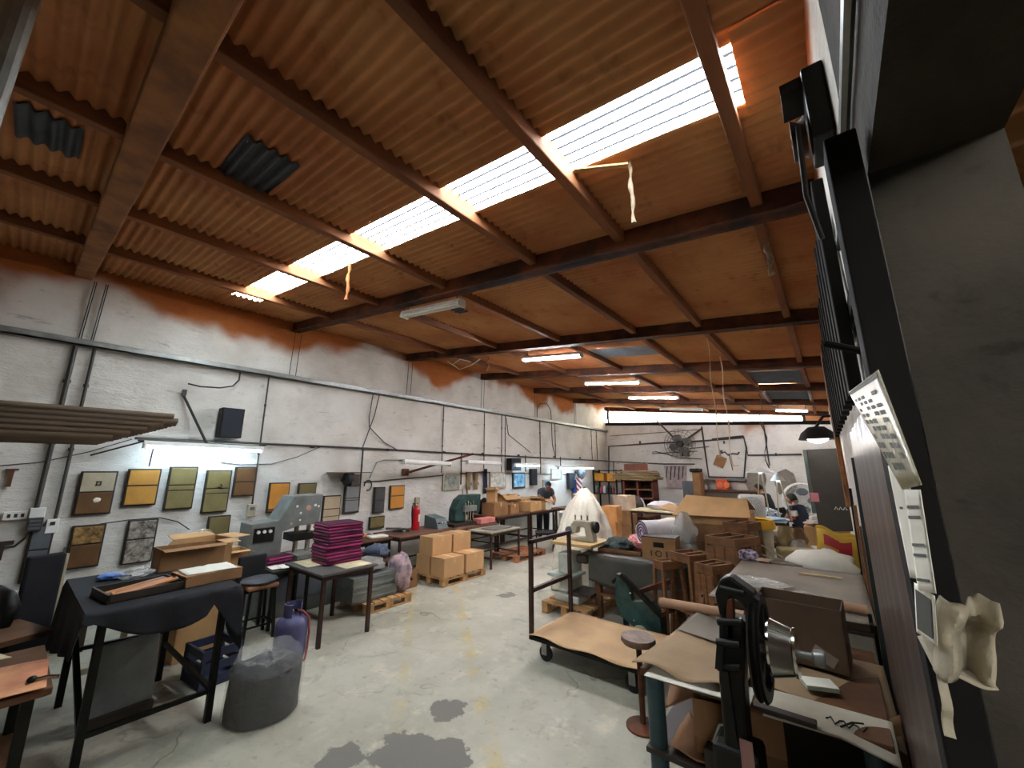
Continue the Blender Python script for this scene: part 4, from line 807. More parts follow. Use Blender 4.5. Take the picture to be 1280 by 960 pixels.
# ================================================================== people
def person(label, loc, rz, joints, shirt, trousers, sleeve_end=.55, hair=None, seed=0):
    """joints: dict of local points. One skinned body; shirt, trousers, hair are children."""
    t = thing('person', label, 'person', loc, rz)
    J = {k: Vector(v) for k, v in joints.items()}
    def skin(name, chain, mtl, grow=0):
        vs, es, rs, idx = [], [], [], {}
        def vid(k, p, r):
            if k not in idx: idx[k] = len(vs); vs.append(p); rs.append(r + grow)
            return idx[k]
        for a, b, ra, rb in chain:
            i = vid(a, J[a], ra); j = vid(b, J[b], rb); es.append((i, j))
        me = bpy.data.meshes.new(name); me.from_pydata(vs, es, []); me.materials.append(mtl)
        o = bpy.data.objects.new(name, me); COL.objects.link(o); o.parent = t
        md = o.modifiers.new('skin', 'SKIN'); md.use_smooth_shade = True
        if not me.skin_vertices: return o
        for k, d in enumerate(me.skin_vertices[0].data): d.radius = (rs[k], rs[k]); d.use_root = (k == 0)
        s = o.modifiers.new('sub', 'SUBSURF'); s.levels = s.render_levels = 2; return o
    body = [('pelvis', 'spine', .13, .125), ('spine', 'chest', .125, .14), ('chest', 'neck', .14, .06), ('neck', 'head', .055, .05),
            ('chest', 'shl', .14, .07), ('shl', 'ell', .07, .05), ('ell', 'wrl', .045, .03), ('chest', 'shr', .14, .07), ('shr', 'elr', .07, .05), ('elr', 'wrr', .045, .03),
            ('pelvis', 'hil', .13, .1), ('hil', 'knl', .1, .065), ('knl', 'anl', .06, .04), ('anl', 'tol', .04, .03), ('pelvis', 'hir', .13, .1), ('hir', 'knr', .1, .065), ('knr', 'anr', .06, .04), ('anr', 'tor', .04, .03)]
    skin('body', body, M_SKIN)
    for sd in 'lr':
        J['sl' + sd] = J['sh' + sd].lerp(J['el' + sd], sleeve_end)
    skin('shirt', [('pelvis', 'spine', .13, .13), ('spine', 'chest', .13, .14), ('chest', 'shl', .14, .075), ('shl', 'sll', .075, .06), ('chest', 'shr', .14, .08), ('shr', 'slr', .08, .066), ('chest', 'neck', .14, .05)], shirt, .034)
    skin('trousers', [('pelvis', 'hil', .13, .1), ('hil', 'knl', .1, .07), ('knl', 'anl', .07, .05), ('pelvis', 'hir', .13, .1), ('hir', 'knr', .1, .07), ('knr', 'anr', .07, .05)], trousers, .03)
    # head with face, facing local +x turned by hd
    h = J['head']; hd = J['face']; f = (hd - h).normalized(); side = Vector((0, 0, 1)).cross(f).normalized(); upv = f.cross(side)
    def hp(a, b, c): return h + f * a + side * b + upv * c
    m = MB(); n, k = 16, 12; vs = []
    for j in range(k + 1):
        th = math.pi * j / k
        for i in range(n):
            a = 2 * math.pi * i / n; x, y, z = math.sin(th) * math.cos(a), math.sin(th) * math.sin(a), math.cos(th)
            jaw = 1 - .28 * max(0, -z) ; vs.append(hp(x * .098 * (jaw if x < 0 else 1), y * .078 * jaw, .05 + z * .122))
    m.add(vs, [(j*n+i, (j+1)*n+i, (j+1)*n+(i+1)%n, j*n+(i+1)%n) for j in range(k) for i in range(n)])
    m.ball(hp(.1, 0, .035), (.02, .016, .026), 8, 6); m.ball(hp(0, .08, .04), (.02, .012, .03), 8, 6); m.ball(hp(0, -.08, .04), (.02, .012, .03), 8, 6)
    hdo = m.build('head', M_SKIN, t, smooth=70)
    for s in (-1, 1): MB().ball(hp(.088, s * .032, .06), .012, 8, 6).build('eye', M_HAIR, hdo)
    MB().ball(hp(.088, 0, -.02), (.01, .024, .007), 8, 6).build('mouth', mat('lips', '#7d4a3a', .5), hdo)
    m = MB(); vs = []
    for j in range(k // 2 + 3):
        th = math.pi * j / k
        for i in range(n):
            a = 2 * math.pi * i / n; x, y, z = math.sin(th) * math.cos(a), math.sin(th) * math.sin(a), math.cos(th)
            if j > 4 and x > .25: th2 = math.pi * 4 / k; x, y, z = math.sin(th2) * math.cos(a), math.sin(th2) * math.sin(a), math.cos(th2)
            vs.append(hp(x * .11 - .008, y * .09, .062 + z * .125))
    m.add(vs, [(j*n+i, (j+1)*n+i, (j+1)*n+(i+1)%n, j*n+(i+1)%n) for j in range(k // 2 + 2) for i in range(n)])
    m.build('hair', hair or M_HAIR, t, smooth=70, thick=.006)
    for sd in 'lr':                                  # hands: palm, four fingers and a thumb
        w_, e_ = J['wr' + sd], J['el' + sd]; d = (w_ - e_).normalized(); s = d.cross(Vector((0, 0, 1))).normalized(); u = s.cross(d); m = MB()
        m.tube([w_ - d * .02, w_ + d * .03, w_ + d * .09], [.028, .04, .036], 10)
        for q in range(4):
            b0 = w_ + d * .085 + s * (.027 - .018 * q); L_ = (.07, .08, .075, .06)[q]
            m.tube([b0, b0 + d * L_ * .55 - u * .01, b0 + d * L_ - u * .035], [.01, .0095, .008], 7)
        th0 = w_ + d * .04 + s * (.035 if sd == 'l' else -.035); m.tube([th0, th0 + d * .03 + s * (.02 if sd == 'l' else -.02), th0 + d * .06 + s * (.02 if sd == 'l' else -.02) - u * .02], [.012, .011, .009], 7)
        m.build('hand', M_SKIN, t, smooth=60)
    for sd in 'lr':
        MB().ball(J['an' + sd].lerp(J['to' + sd], .6) - Vector((0, 0, .01)), (.12, .05, .045), 12, 8).build('shoe', M_RUBBER, t, smooth=60)
    return t
def seated(lean=.15, armf=.35, armz=.0, sh=.50, look=-.3):
    # local +x is forward; seat at sh
    return dict(pelvis=(0, 0, sh + .1), spine=(lean * .35, 0, sh + .27), chest=(lean * .75, 0, sh + .47), neck=(lean * 1.05, 0, sh + .64), head=(lean * 1.2 + .02, 0, sh + .72), face=(lean * 1.2 + .02 + .3, 0, sh + .72 + look * .3),
                shl=(lean * .85, .18, sh + .55), ell=(lean + .12, .24, sh + .3), wrl=(lean + armf, .12, sh + .27 + armz), shr=(lean * .85, -.18, sh + .55), elr=(lean + .12, -.24, sh + .3), wrr=(lean + armf, -.12, sh + .27 + armz),
                hil=(.03, .1, sh + .09), knl=(.42, .13, sh + .07), anl=(.42, .13, .09), tol=(.56, .15, .05), hir=(.03, -.1, sh + .09), knr=(.42, -.13, sh + .07), anr=(.42, -.13, .09), tor=(.56, -.15, .05))
def standing_bent():
    return dict(pelvis=(0, 0, .95), spine=(.1, 0, 1.1), chest=(.26, 0, 1.24), neck=(.4, 0, 1.36), head=(.46, 0, 1.42), face=(.68, 0, 1.25), shl=(.3, .18, 1.28), ell=(.38, .25, 1.04), wrl=(.58, .14, 1.0), shr=(.3, -.18, 1.28), elr=(.38, -.25, 1.04), wrr=(.58, -.14, 1.0),
                hil=(0, .1, .9), knl=(.03, .11, .5), anl=(0, .11, .08), tol=(.14, .13, .04), hir=(0, -.1, .9), knr=(.03, -.11, .5), anr=(0, -.11, .08), tor=(.14, -.13, .04))
M_JEAN = mat('dark_trousers', '#22252e', .85, 0, .2, 8, .1, 60)

# ================================================================== tables of cartons and the bending worker
FT = [(-6.72, 7.92), (-6.72, 9.24), (-6.0, 10.62)]
for k, (x, y) in enumerate(FT):
    table(['long sorting table piled with cartons, nearest of the row', 'long sorting table piled with cartons, middle of the row', 'long sorting table in front of the bending worker'][k], (x, y, 0), 1.0, 1.3, .85, 0, M_DARKWOOD, M_BROWNLEG, .045, .03, .25)
CB = [(-6.15, 8.35, .852, .4, .5, .3, 'closed', 0), (-6.15, 8.9, .852, .36, .4, .22, 'closed', .1), (-6.2, 8.3, 1.16, .22, .2, .34, 'open', .4), (-6.5, 9.15, .852, .5, .5, .26, 'closed', 0), (-6.1, 9.75, .852, .36, .55, .24, 'closed', .05), (-6.2, 9.5, 1.375, .1, .1, .01, 'skip', 0),
      (-6.1, 10.3, .852, .36, .4, .26, 'open', .2), (-6.5, 10.4, .852, .45, .5, .3, 'closed', -.1), (-6.45, 9.8, .852, .3, .5, .3, 'closed', .1), (-6.05, 11.15, .852, .3, .5, .22, 'closed', -.1), (-6.1, 11.7, .852, .4, .5, .2, 'closed', .1), (-6.0, 11.2, 1.078, .3, .45, .2, 'open', .2), (-6.1, 11.75, 1.058, .36, .5, .14, 'closed', 0), (-6.45, 9.1, 1.118, .36, .6, .16, 'open', 0)]
LB = ['plain carton at the near end of the sorting tables', 'low plain carton beside the near end carton', 'tall slim white-brown carton standing tilted on the near end carton', 'deep carton at the back of the sorting tables', 'long carton in the middle of the sorting tables', '', 'half open carton on the middle sorting table edge', 'carton at the back of the middle sorting table', 'narrow carton wedged on the middle sorting table', 'long carton at the bottom by the bending worker', 'carton nearest to the plastic sheeted machine', 'open carton balanced in front of the bending worker', 'flat carton topmost beside the bending worker', 'wide shallow carton topmost under the blue picture']
for (x, y, z, sx, sy, sz, st, rz), lab in zip(CB, LB):
    x, y = (x - .37, y - .85) if y < 10.8 else (x + .28, y - .85)
    if st != 'skip': carton(lab, (x, y, z), sx, sy, sz, rz, st, M_CARD2 if 'back' in lab or 'plain' in lab else M_CARD, 'cartons on the sorting tables', flap=.4)
tag(heap((-6.95, 7.55, 1.02), (.14, .2, .2), 41, .3).build('black_bag', M_CLOTHB, smooth=60), 'black bag standing behind the near end carton', 'bag')
carton('white carton with dark print among the sorting tables', (-6.33, 9.45, .852), .2, .3, .2, .3, 'closed', M_PAPER, tape=False)
person('person in a dark shirt bending over the cartons by the white wall', (-7.0, 10.25, 0), -.6, standing_bent(), mat('dark_shirt', '#3a3d45', .85, 0, .15, 8, .1, 60), M_JEAN)
tag(MB().grid(8, 10, lambda u, v: (XL + .06 + .04 * math.sin(u * 8), 12.75 + .5 * u, .95 + .6 * v)).build('blue_cloth', mat('royal_blue', '#2858a8', .8), smooth=60, thick=.02), 'royal blue cloth hanging behind the bending worker', 'cloth')
# chairs, cloth and boxes in front of the sorting tables
def steel_chair(label, loc, rz, col):
    t = thing('steel_chair', label, 'chair', loc, rz, 'chairs by the sorting tables')
    for x in (-.2, .2):
        MB().bar((x, .2, 0), (x, .2, .45), .025).build('leg', M_BROWNLEG, t); MB().bar((x, -.2, 0), (x, -.22, .88), .025).build('leg', M_BROWNLEG, t)
    MB().box((-.22, -.22, .44), (.22, .22, .49)).build('seat', col, t, bev=.015); MB().box((-.22, -.24, .58), (.22, -.2, .9)).build('backrest', col, t, bev=.015)
    for y in (-.2, .2): MB().bar((-.2, y, .2), (.2, y, .2), .02).build('stretcher', M_BROWNLEG, t)
steel_chair('black chair with its back to the aisle by the light topped table', (-5.55, 8.2, 0), 2.2, M_RUBBER)
steel_chair('dark chair draped with a white cloth by the sorting tables', (-5.45, 9.0, 0), 1.8, M_RUBBER)
tag(drape(-5.5, -5.42, 8.82, 9.18, .905, .4, .42, .05, .05, 16, .02, 4).build('white_cloth', M_PAPER, smooth=60, thick=.006), 'white cloth hung over the dark chair back', 'cloth')
table('low table covered with striped grey fabric', (-5.2, 10.0, 0), .7, 1.0, .72, 0, M_DARKWOOD, M_BROWNLEG, .04)
tag(drape(-5.57, -4.83, 9.48, 10.52, .722, .2, .45, .45, .2, 26, .04, 6).build('black_cover', M_CLOTHB, smooth=60, thick=.006), 'black cover hanging below the striped fabric', 'cloth')
g = G('striped_fabric'); o = g.xyz(); s_ = g.math('SINE', g.math('MULTIPLY', g.math('ADD', o[1], g.math('MULTIPLY', o[0], .6)), 70)); M_STR = g.set(g.mix(g.step(s_, -.2, .2), lin('#c9c6bf'), lin('#70707a')), .85)
tag(heap((-5.25, 9.85, .80), (.34, .42, .1), 43, .35, 24, 12, .2).build('striped_fabric', M_STR, smooth=60), 'pile of striped grey and white fabric on the black covered table', 'fabric')
tag(heap((-5.0, 10.35, .8), (.22, .25, .1), 44, .5).build('dark_fabric', mat('navy_pattern', '#3a3a58', .85, 0, .6, 12, .3, 20, col2='#b0a8b0'), smooth=60), 'dark patterned fabric beside the striped pile', 'fabric')
tag(heap((-4.35, 8.6, .22), (.25, .3, .34), 45, .5, flat=.35).build('white_sheet_bundle', M_FILMW, smooth=60), 'white crumpled plastic bundle on the floor by the sheeted machine', 'bundle')
# ================================================================== centre: sheeted machine, sewing machine, cart
t = thing('sheeted_machine', 'tall machine shrouded in milky plastic sheeting', 'machine', (-3.5, 6.35, 0))
MB().box((-.25, -.25, 0), (.25, .25, .9)).build('stand', M_GREYM, t); MB().box((-.12, -.15, .9), (.12, .15, 1.5)).build('head', M_GREYM, t)
def shroud(u, v):
    a = 2 * math.pi * u; ca, sa = math.cos(a), math.sin(a)
    r = .05 + .50 * (1 - v ** 2.2) ** .8; z = 1.6 * v + .02
    r *= 1 - .25 * max(0, math.sin(a * 1.0 + .6)) * v; r += .16 * max(0, ca) * (1 - v)
    f = 1 + .13 * noise.noise(Vector((ca * 3.2, sa * 3.2, v * 1.5))) + .07 * abs(noise.noise(Vector((ca * 8, sa * 8, v * 3)))) + .05 * noise.noise(Vector((ca * 4, sa * 4, v * 11)))
    return (r * f * ca + .06 * v, r * f * sa, z + .05 * noise.noise(Vector((ca * 1.5, sa * 1.5, v * 3 + 5))) * (v > .05))
MB().grid(96, 44, shroud).build('plastic_shroud', M_FILMW, t, smooth=70)
pallet('pallet under the old sewing machine', (-3.06, 5.42, 0), .72, .95, 0, .15, None, 5)
t = thing('sewing_machine', 'old cream sewing machine on a grey cast stand', 'sewing machine', (-3.02, 5.35, .152))
M_PG = mat('pale_grey_paint', '#b2b2a8', .5, .1, .15, 5, .1, 25); M_CMACH = mat('cream_machine', '#a79f8c', .4, .1, .15, 5, .05)
MB().box((-.26, -.28, 0), (.12, .3, .1)).build('base', M_PG, t, bev=.02); MB().box((-.24, -.2, .1), (-.02, .1, .62)).build('column', M_PG, t, bev=.02)
MB().box((-.34, -.34, .32), (.06, .06, .36)).build('foot_shelf', mat('pale_green_shelf', '#a8b2a6', .5), t, bev=.008); MB().bar((.06, .22, .1), (.06, .22, .74), .06).build('rear_leg', M_PG, t)
MB().box((-.3, -.3, .74), (.34, .34, .78)).build('work_top', mat('blond_wood', '#b3935f', .6, 0, .15), t, bev=.006)
MB().prism([(-.1, -.06, .78), (.26, -.06, .78), (.26, -.06, .84), (.22, -.06, 1.0), (.24, -.06, 1.06), (-.04, -.06, 1.06), (-.1, -.06, 1.0), (-.08, -.06, .88), (-.02, -.06, .88), (-.0, -.06, .97), (.12, -.06, .97), (.14, -.06, .84), (-.1, -.06, .82)], (0, .13, 0)).build('machine_head', M_CMACH, t, bev=.012)
MB().lathe([(.01, 0), (.075, 0), (.08, .02), (.075, .04), (.01, .04)], 18, (.26, 0, .98), 'x').build('hand_wheel', M_BLACK, t, smooth=40)
for x in (-.05, .05, .15): MB().tube([(x, 0, 1.06), (x, 0, 1.13)], .012, 8).build('spool_pin', M_CHROME, t)
MB().lathe([(0, 0), (.06, 0), (.06, .1), (0, .1)], 14, (-.16, -.02, .9), 'y').build('bobbin_winder', M_GRY, t, smooth=40)
MB().box((.02, -.15, .5), (.2, .25, .62)).build('motor', M_FR, t, bev=.03); MB().box((-.05, -.28, .12), (.3, .1, .15)).build('treadle', M_FR, t)
# ---- platform cart
t = thing('platform_cart', 'flat steel cart with upright handle and cardboard covered deck', 'cart', (0, 0, 0))
CX0, CX1, CY0, CY1, CD = -2.74, -1.48, 3.72, 4.58, .24
MB().box((CX0, CY0, CD - .05), (CX1, CY1, CD - .01)).build('deck_frame', M_BLACK, t, bev=.006)
me = MB().lathe([(.015, -.02), (.06, -.02), (.075, -.012), (.075, .012), (.06, .02), (.015, .02), (.015, -.02)], 20, (0, 0, 0), 'y').mesh('wheel', M_RUBBER, 40)
for x in (CX0 + .16, CX1 - .16):
    for y in (CY0 + .08, CY1 - .08):
        fk = MB().box((-.03, -.04, .07), (.03, -.03, .19)).box((-.03, .03, .07), (.03, .04, .19)).build('caster_fork', M_STEEL, t); fk.location = (x, y, 0); share(me, 'wheel', fk, (0, 0, .076))
for y in (CY0 + .02, CY1 - .02): MB().bar((CX0 + .02, y, CD - .05), (CX0 + .02, y, 1.16), .04).build('handle_post', M_BROWNLEG, t)
MB().bar((CX0 + .02, CY0, 1.16), (CX0 + .02, CY1, 1.16), .04).build('handle_bar', M_BROWNLEG, t); MB().bar((CX0 + .02, CY0 + .02, .66), (CX0 + .02, CY1 - .02, .66), .04).build('handle_bar', M_BROWNLEG, t)
def deckc(u, v):
    x = CX0 + .02 + (CX1 - CX0 + .0) * u; y = CY0 - .03 + (CY1 - CY0 + .02) * v
    return (x, y, CD + .006 + .012 * math.sin(u * 14) * (1 if v < .05 else .15) + .015 * noise.noise(Vector((u * 3, v * 2, 3))))
tag(MB().grid(40, 14, deckc).build('cardboard_sheet', mat('pale_cardboard', '#bd9a72', .85, 0, .12, 2.5, .08, 50), smooth=60, thick=.006), 'wavy cardboard sheet lying on the cart deck', 'cardboard')
# ---- round stool on a steel post by the cart
t = thing('round_stool', 'worn round seat on a rusty post in front of the bench', 'stool', (-1.40, 3.38, 0))
MB().lathe([(0, .58), (.12, .58), (.135, .6), (.13, .63), (.06, .622), (0, .618)], 24).build('seat', mat('worn_leather_seat', '#6a5140', .6, 0, .4, 12, .3, 25), t, smooth=50)
MB().tube([(0, 0, .02), (0, 0, .58)], .022, 10).build('post', M_BEAM, t)
MB().lathe([(0, 0), (.13, 0), (.13, .012), (.04, .03), (0, .03)], 20).build('foot', M_BEAM, t, smooth=30)
# ---- green machine with black folding arms
t = thing('green_machine', 'dark green folding machine with black steel arms behind the cart', 'machine', (0, 0, 0))
GY = 4.78
MB().prism([P(x, y, GY) for x, y in ((770, 717), (778, 718), (787, 738), (790, 752), (815, 752), (828, 770), (830, 800), (806, 800), (790, 782), (775, 770), (768, 748))], (0, .09, 0)).build('side_plate', M_GREEN, t, bev=.008)
MB().bar(P(776, 718, GY - .03), P(827, 770, GY - .03), .05).build('arm', M_BLACK, t); MB().bar(P(766, 728, GY + .12), P(778, 718, GY + .12), .04).build('arm', M_BLACK, t)
MB().bar(P(797, 740, GY - .02), P(850, 722, GY + .35), .045).build('arm', M_BEAM, t); MB().bar(P(826, 768, GY - .02), P(852, 755, GY + .35), .045).build('arm', M_BEAM, t)
p = P(828, 770, GY); MB().bar(p, (p.x + .02, p.y, 0), .05).build('leg', M_BLACK, t); p2 = P(782, 765, GY + .1); MB().bar(p2, (p2.x, p2.y, 0), .05).build('leg', M_BLACK, t)
p = P(800, 792, GY - .06); MB().lathe([(0, -.05), (.07, -.05), (.085, 0), (.07, .05), (0, .05)], 16, p, 'y').build('pulley', M_CRM, t, smooth=40); MB().tube([p, p + Vector((-.2, 0, .0))], .02, 8).build('axle', M_BLACK, t)
for x, y in ((775, 718), (788, 741), (815, 767), (793, 775)): MB().ball(P(x, y, GY - .02), .014, 8, 6).build('bolt', M_CHROME, t)
# ---- dark covered table with fabric
TX0, TX1, TY0, TY1, TZ = -2.78, -1.55, 5.22, 6.10, .80
t = thing('covered_table', 'wooden table under a charcoal cover in the middle of the shop', 'table', (0, 0, 0))
MB().box((TX0, TY0, TZ - .04), (TX1, TY1, TZ - .004)).build('tabletop', M_DARKWOOD, t)
for x, y in ((TX0 + .08, TY0 + .06), (TX1 - .08, TY0 + .06), (TX0 + .08, TY1 - .06), (TX1 - .08, TY1 - .06)): MB().bar((x, y, 0), (x, y, TZ - .04), .08).build('leg', M_DARKWOOD, t)
MB().box((TX0 + .05, TY0 + .03, .28), (TX1 - .05, TY1 - .05, .31)).build('lower_shelf', M_WOOD, t)
tag(drape(TX0, TX1, TY0, TY1, TZ, .2, .3, lambda s: .34 + .06 * math.sin(s * 5), .2, 30, .015, 7).build('charcoal_cover', mat('charcoal_vinyl', '#45433b', .6, 0, .15, 4, .1, 30), smooth=60, thick=.006), 'charcoal cover hanging to knee height over the middle table', 'cloth')
t = thing('fabric_tray', 'shallow wooden tray with red and dark cloth on the charcoal cover', 'tray', (-2.45, 5.6, TZ + .012), .1)
for lo, hi in (((-.3, -.22, 0), (.3, .22, .01)), ((-.3, -.22, 0), (.3, -.2, .05)), ((-.3, .2, 0), (.3, .22, .05)), ((-.3, -.22, 0), (-.28, .22, .05)), ((.28, -.22, 0), (.3, .22, .05))): MB().box(lo, hi).build('side' if hi[2] > .02 else 'bottom', M_WOOD, t)
tag(heap((-2.5, 5.55, TZ + .10), (.2, .15, .10), 51, .55).build('dark_cloth', mat('dark_print_cloth', '#202622', .9, 0, .6, 14, .5, 20, .03, col2='#46504a'), smooth=60), 'crumpled dark cloth in the shallow tray', 'cloth')
tag(heap((-2.32, 5.86, TZ + .1), (.22, .2, .11), 52, .45).build('red_cloth', mat('red_print_cloth', '#b04a4c', .85, 0, .4, 22, .4, 20, .03, col2='#e0a4a0'), smooth=60), 'red and pink printed cloth behind the dark cloth', 'cloth')
c = carton('printed carton with handle hole reading 101 on the charcoal cover', (-1.88, 5.48, TZ + .008), .42, .3, .27, .08, 'closed', M_CARD2, tape=False)
m = MB(); y = -.151
for x in (-.09, .1): m.box((x - .008, y - .002, .05), (x + .008, y, .12))
m.build('printed_mark', M_FR, c); MB().tube([(.035 * math.cos(a / 12 * math.pi), y, .085 + .035 * math.sin(a / 12 * math.pi)) for a in range(24)], .006, 5, closed=True).build('printed_ring', M_FR, c)
MB().box((-.06, y - .003, .16), (.07, y, .22)).build('handle_hole', M_BLACK, c); MB().box((-.21, -.15, .272), (.21, .15, .284)).build('dark_lid', M_FR, c)
t = thing('fabric_roll', 'thick roll of white fabric with purple spiral end', 'fabric roll', (-2.15, 5.66, 1.09), -.62)
M_FAB = mat('white_fabric', '#c9c2c2', .9, 0, .08, 6, .15, 40)
MB().tube([(0, -.05, 0), (0, .5, 0)], .155, 24).build('roll', M_FAB, t, smooth=40)
sp = [(r * math.cos(a), -.054, r * math.sin(a)) for a, r in ((k * .35, .02 + .0021 * k) for k in range(62))]
MB().tube(sp, .009, 5).build('spiral_edge', mat('purple_edge', '#5a3a58', .8), t)
def bag(label, loc, r, h, m=None, name='plastic_bag', seed=0, neck=.3, cat='bag', fill=None):
    t = thing(name, label, cat, loc)
    def fn(u, v):
        a = 2 * math.pi * u; prof = math.sin(min(1, v / .6) * math.pi / 2) if v < .6 else 1 - (v - .6) / .4 * (1 - neck); prof = .75 + .25 * prof if v < .3 else prof
        k = 1 + .22 * noise.noise(Vector((math.cos(a) * 2, math.sin(a) * 2, v * 4 + seed)))
        return (r * prof * k * math.cos(a), r * prof * k * math.sin(a), h * v)
    MB().grid(28, 16, fn).build('film', m or M_FILM, t, smooth=60)
    heap((0, 0, h * .3), (r * .75, r * .75, h * .28), seed, .35).build('contents', fill or mat('grey_contents', '#77756f', .8, 0, .5, 10, .4, 15, .03), t, smooth=60); return t
bag('clear bag of grey scraps slumped beside the fabric roll', (-1.68, 5.86, TZ + .01), .17, .56, seed=3)
carton('flat carton under the fabric roll on the charcoal cover', (-1.9, 5.88, TZ + .008), .45, .24, .122, .3, 'closed', M_CARD2, tape=False)
# ---- big cartons behind, on a cream covered table
table('long cream topped table behind the fabric roll', (-2.1, 8.25, 0), 1.5, 1.2, .95, 0, mat('cream_top', '#c9b994', .7), M_BROWNLEG, .05)
carton('large brown carton at floor level of the tall carton stack', (-1.42, 6.5, 0), .85, .72, .58, .0, 'closed', M_CARD2)
carton('large brown carton second from the floor of the tall stack', (-1.42, 6.48, .587), .84, .7, .36, .04, 'closed', M_CARD2)
carton('bulging wide carton below the roof-shaped one', (-1.43, 6.48, .955), .86, .66, .24, -.02, 'closed', M_CARD2, tape=False)
t = thing('tented_carton', 'pale wide carton with flaps tented like a roof on the tall stack', 'carton', (-1.42, 6.5, 1.203), .03)
MB().box((-.46, -.36, 0), (.46, .36, .14)).build('body', M_CARD, t)
MB().add([(-.48, -.42, .10), (.5, -.42, .12), (.44, -.04, .33), (-.36, -.04, .36)], [(0, 1, 2, 3)]).build('flap', M_CARD, t, thick=.006)
MB().add([(-.36, -.04, .36), (.44, -.04, .33), (.48, .38, .16), (-.5, .38, .16)], [(0, 1, 2, 3)]).build('flap', M_CARD, t, thick=.006)
MB().add([(-.46, -.36, .13), (-.46, .36, .13), (-.72, .3, .2), (-.72, -.3, .18)], [(0, 1, 2, 3)]).build('flap', M_CARD, t, thick=.006)
# ---- wooden frames
def frame_stand(label, loc, w_, d_, h, rz, boarded):
    t = thing('wooden_stand', label, 'stand', loc, rz, 'wooden stands behind the bench'); a, b = w_ / 2, d_ / 2; s = .035
    for x in (-1, 1):
        for y in (-1, 1): MB().bar((x * (a - s / 2), y * (b - s / 2), h), (x * (a - s / 2 + .04), y * (b - s / 2 + .04), 0), s).build('leg', M_WOOD, t)
    for y in (-1, 1): MB().box((-a, y * b - (.02 if y > 0 else 0), h - .09), (a, y * b + (.02 if y < 0 else 0), h)).build('top_rail', M_WOOD, t)
    for x in (-1, 1): MB().box((x * a - (.02 if x > 0 else 0), -b, h - .09), (x * a + (.02 if x < 0 else 0), b, h)).build('top_rail', M_WOOD, t)
    MB().box((-.012, -b, h - .08), (.012, b, h - .005)).build('divider', M_WOOD, t)
    if boarded:
        n = max(3, int(w_ / .1)); bw = w_ / n
        for k in range(n): MB().box((-a + k * bw + .004, -b - .016, .15), (-a + (k + 1) * bw - .004, -b - .002, h - .1)).build('board', M_WOOD, t)
    else:
        MB().bar((-a, -b, h * .4), (a, -b, h * .4), .03).build('stretcher', M_WOOD, t); MB().bar((-a, b, h * .4), (a, b, h * .4), .03).build('stretcher', M_WOOD, t)
    return t
frame_stand('slim wooden stand, lowest and nearest the cart', (-1.66, 5.02, 0), .16, .3, .90, -.5, False)
frame_stand('wooden stand with open top beside the slim one', (-1.42, 5.12, 0), .3, .36, 1.0, -.5, False)
frame_stand('wooden stand with boarded side in the middle of the row', (-1.12, 4.86, 0), .22, .34, .97, -.45, True)
frame_stand('tall wooden stand with closed boards, nearest the grey box', (-1.0, 5.28, 0), .36, .46, 1.2, -.4, True)
frame_stand('tallest wooden stand at the back of the row', (-.98, 5.85, 0), .3, .34, 1.3, -.3, True)
t = thing('perforated_bar', 'pale wooden bar with holes leaning on the wooden stands', 'bar', (0, 0, 0)); MB().bar((-1.3, 4.55, .0), (-1.22, 4.72, .72), .05, .02).build('bar', M_WOOD, t)
for k in range(4): MB().ball((-1.3 + .08 * (.2 + .24 * k), 4.55 + .17 * (.2 + .24 * k) - .012, .72 * (.2 + .24 * k)), .013, 8, 6).build('hole', M_BLACK, t)
# ================================================================== right foreground: bench and black press
BX0, BX1, BY0, BY1, BZ = -1.02, .05, 2.46, 3.56, .83
t = thing('press_bench', 'cluttered work bench on blue-green pipe legs by the right wall', 'bench', (0, 0, 0))
M_PIPE = mat('blue_green_pipe', '#2e4446', .5, .1, .25, 6, .1, 25)
MB().box((BX0, BY0, BZ - .04), (BX1, BY1, BZ)).build('bench_top', M_DARKWOOD, t, bev=.005)
for x, y in ((BX0 + .06, BY0 + .06), (BX1 - .06, BY0 + .1), (BX0 + .06, BY1 - .06), (BX1 - .06, BY1 - .06)): MB().tube([(x, y, 0), (x, y, BZ - .04)], .048, 14).build('leg', M_PIPE, t, smooth=40)
MB().box((BX0 + .01, BY0 + .0, .42), (BX1 - .02, BY1 - .05, .445)).build('lower_shelf', M_FR, t)
carton('brown carton on the lower shelf of the press bench', (-.62, 2.86, .447), .42, .5, .26, .2, 'open', M_CARD2, flap=.4)
sheet_on([(BX0 + .12, 2.5), (-.62, 2.48), (-.6, 2.62), (BX0 + .12, 2.9)], .45, 'cardboard_sheet', 'creased cardboard scrap on the lower shelf', M_CARD2, 'cardboard', .06)
M_GCARD = mat('grey_card', '#7d7264', .85, 0, .14, 2.5, .06, 50); M_TCARD = mat('tan_card', '#8d7355', .85, 0, .14, 2.5, .06, 50)
def curved(name, label, pts, m, fn=None, cat='cardboard', th=.005, n=20):
    p = [Vector(q) for q in pts]
    def f(u, v):
        q = (p[0] * (1 - u) + p[1] * u) * (1 - v) + (p[3] * (1 - u) + p[2] * u) * v
        if fn: q = q + Vector((0, 0, fn(u, v)))
        return q
    return tag(MB().grid(n, n, f).build(name, m, smooth=60, thick=th), label, cat)
curved('cardboard_sheet', 'tan cardboard sheet with wavy front edge on the press bench', [(-1.04, 2.40, .872), (-.5, 2.44, .868), (-.46, 3.1, .85), (-.98, 3.2, .85)], M_TCARD, lambda u, v: .02 * math.sin(u * 9) * (1 - v) ** 3 + .012 * noise.noise(Vector((u * 3, v * 3, 1))))
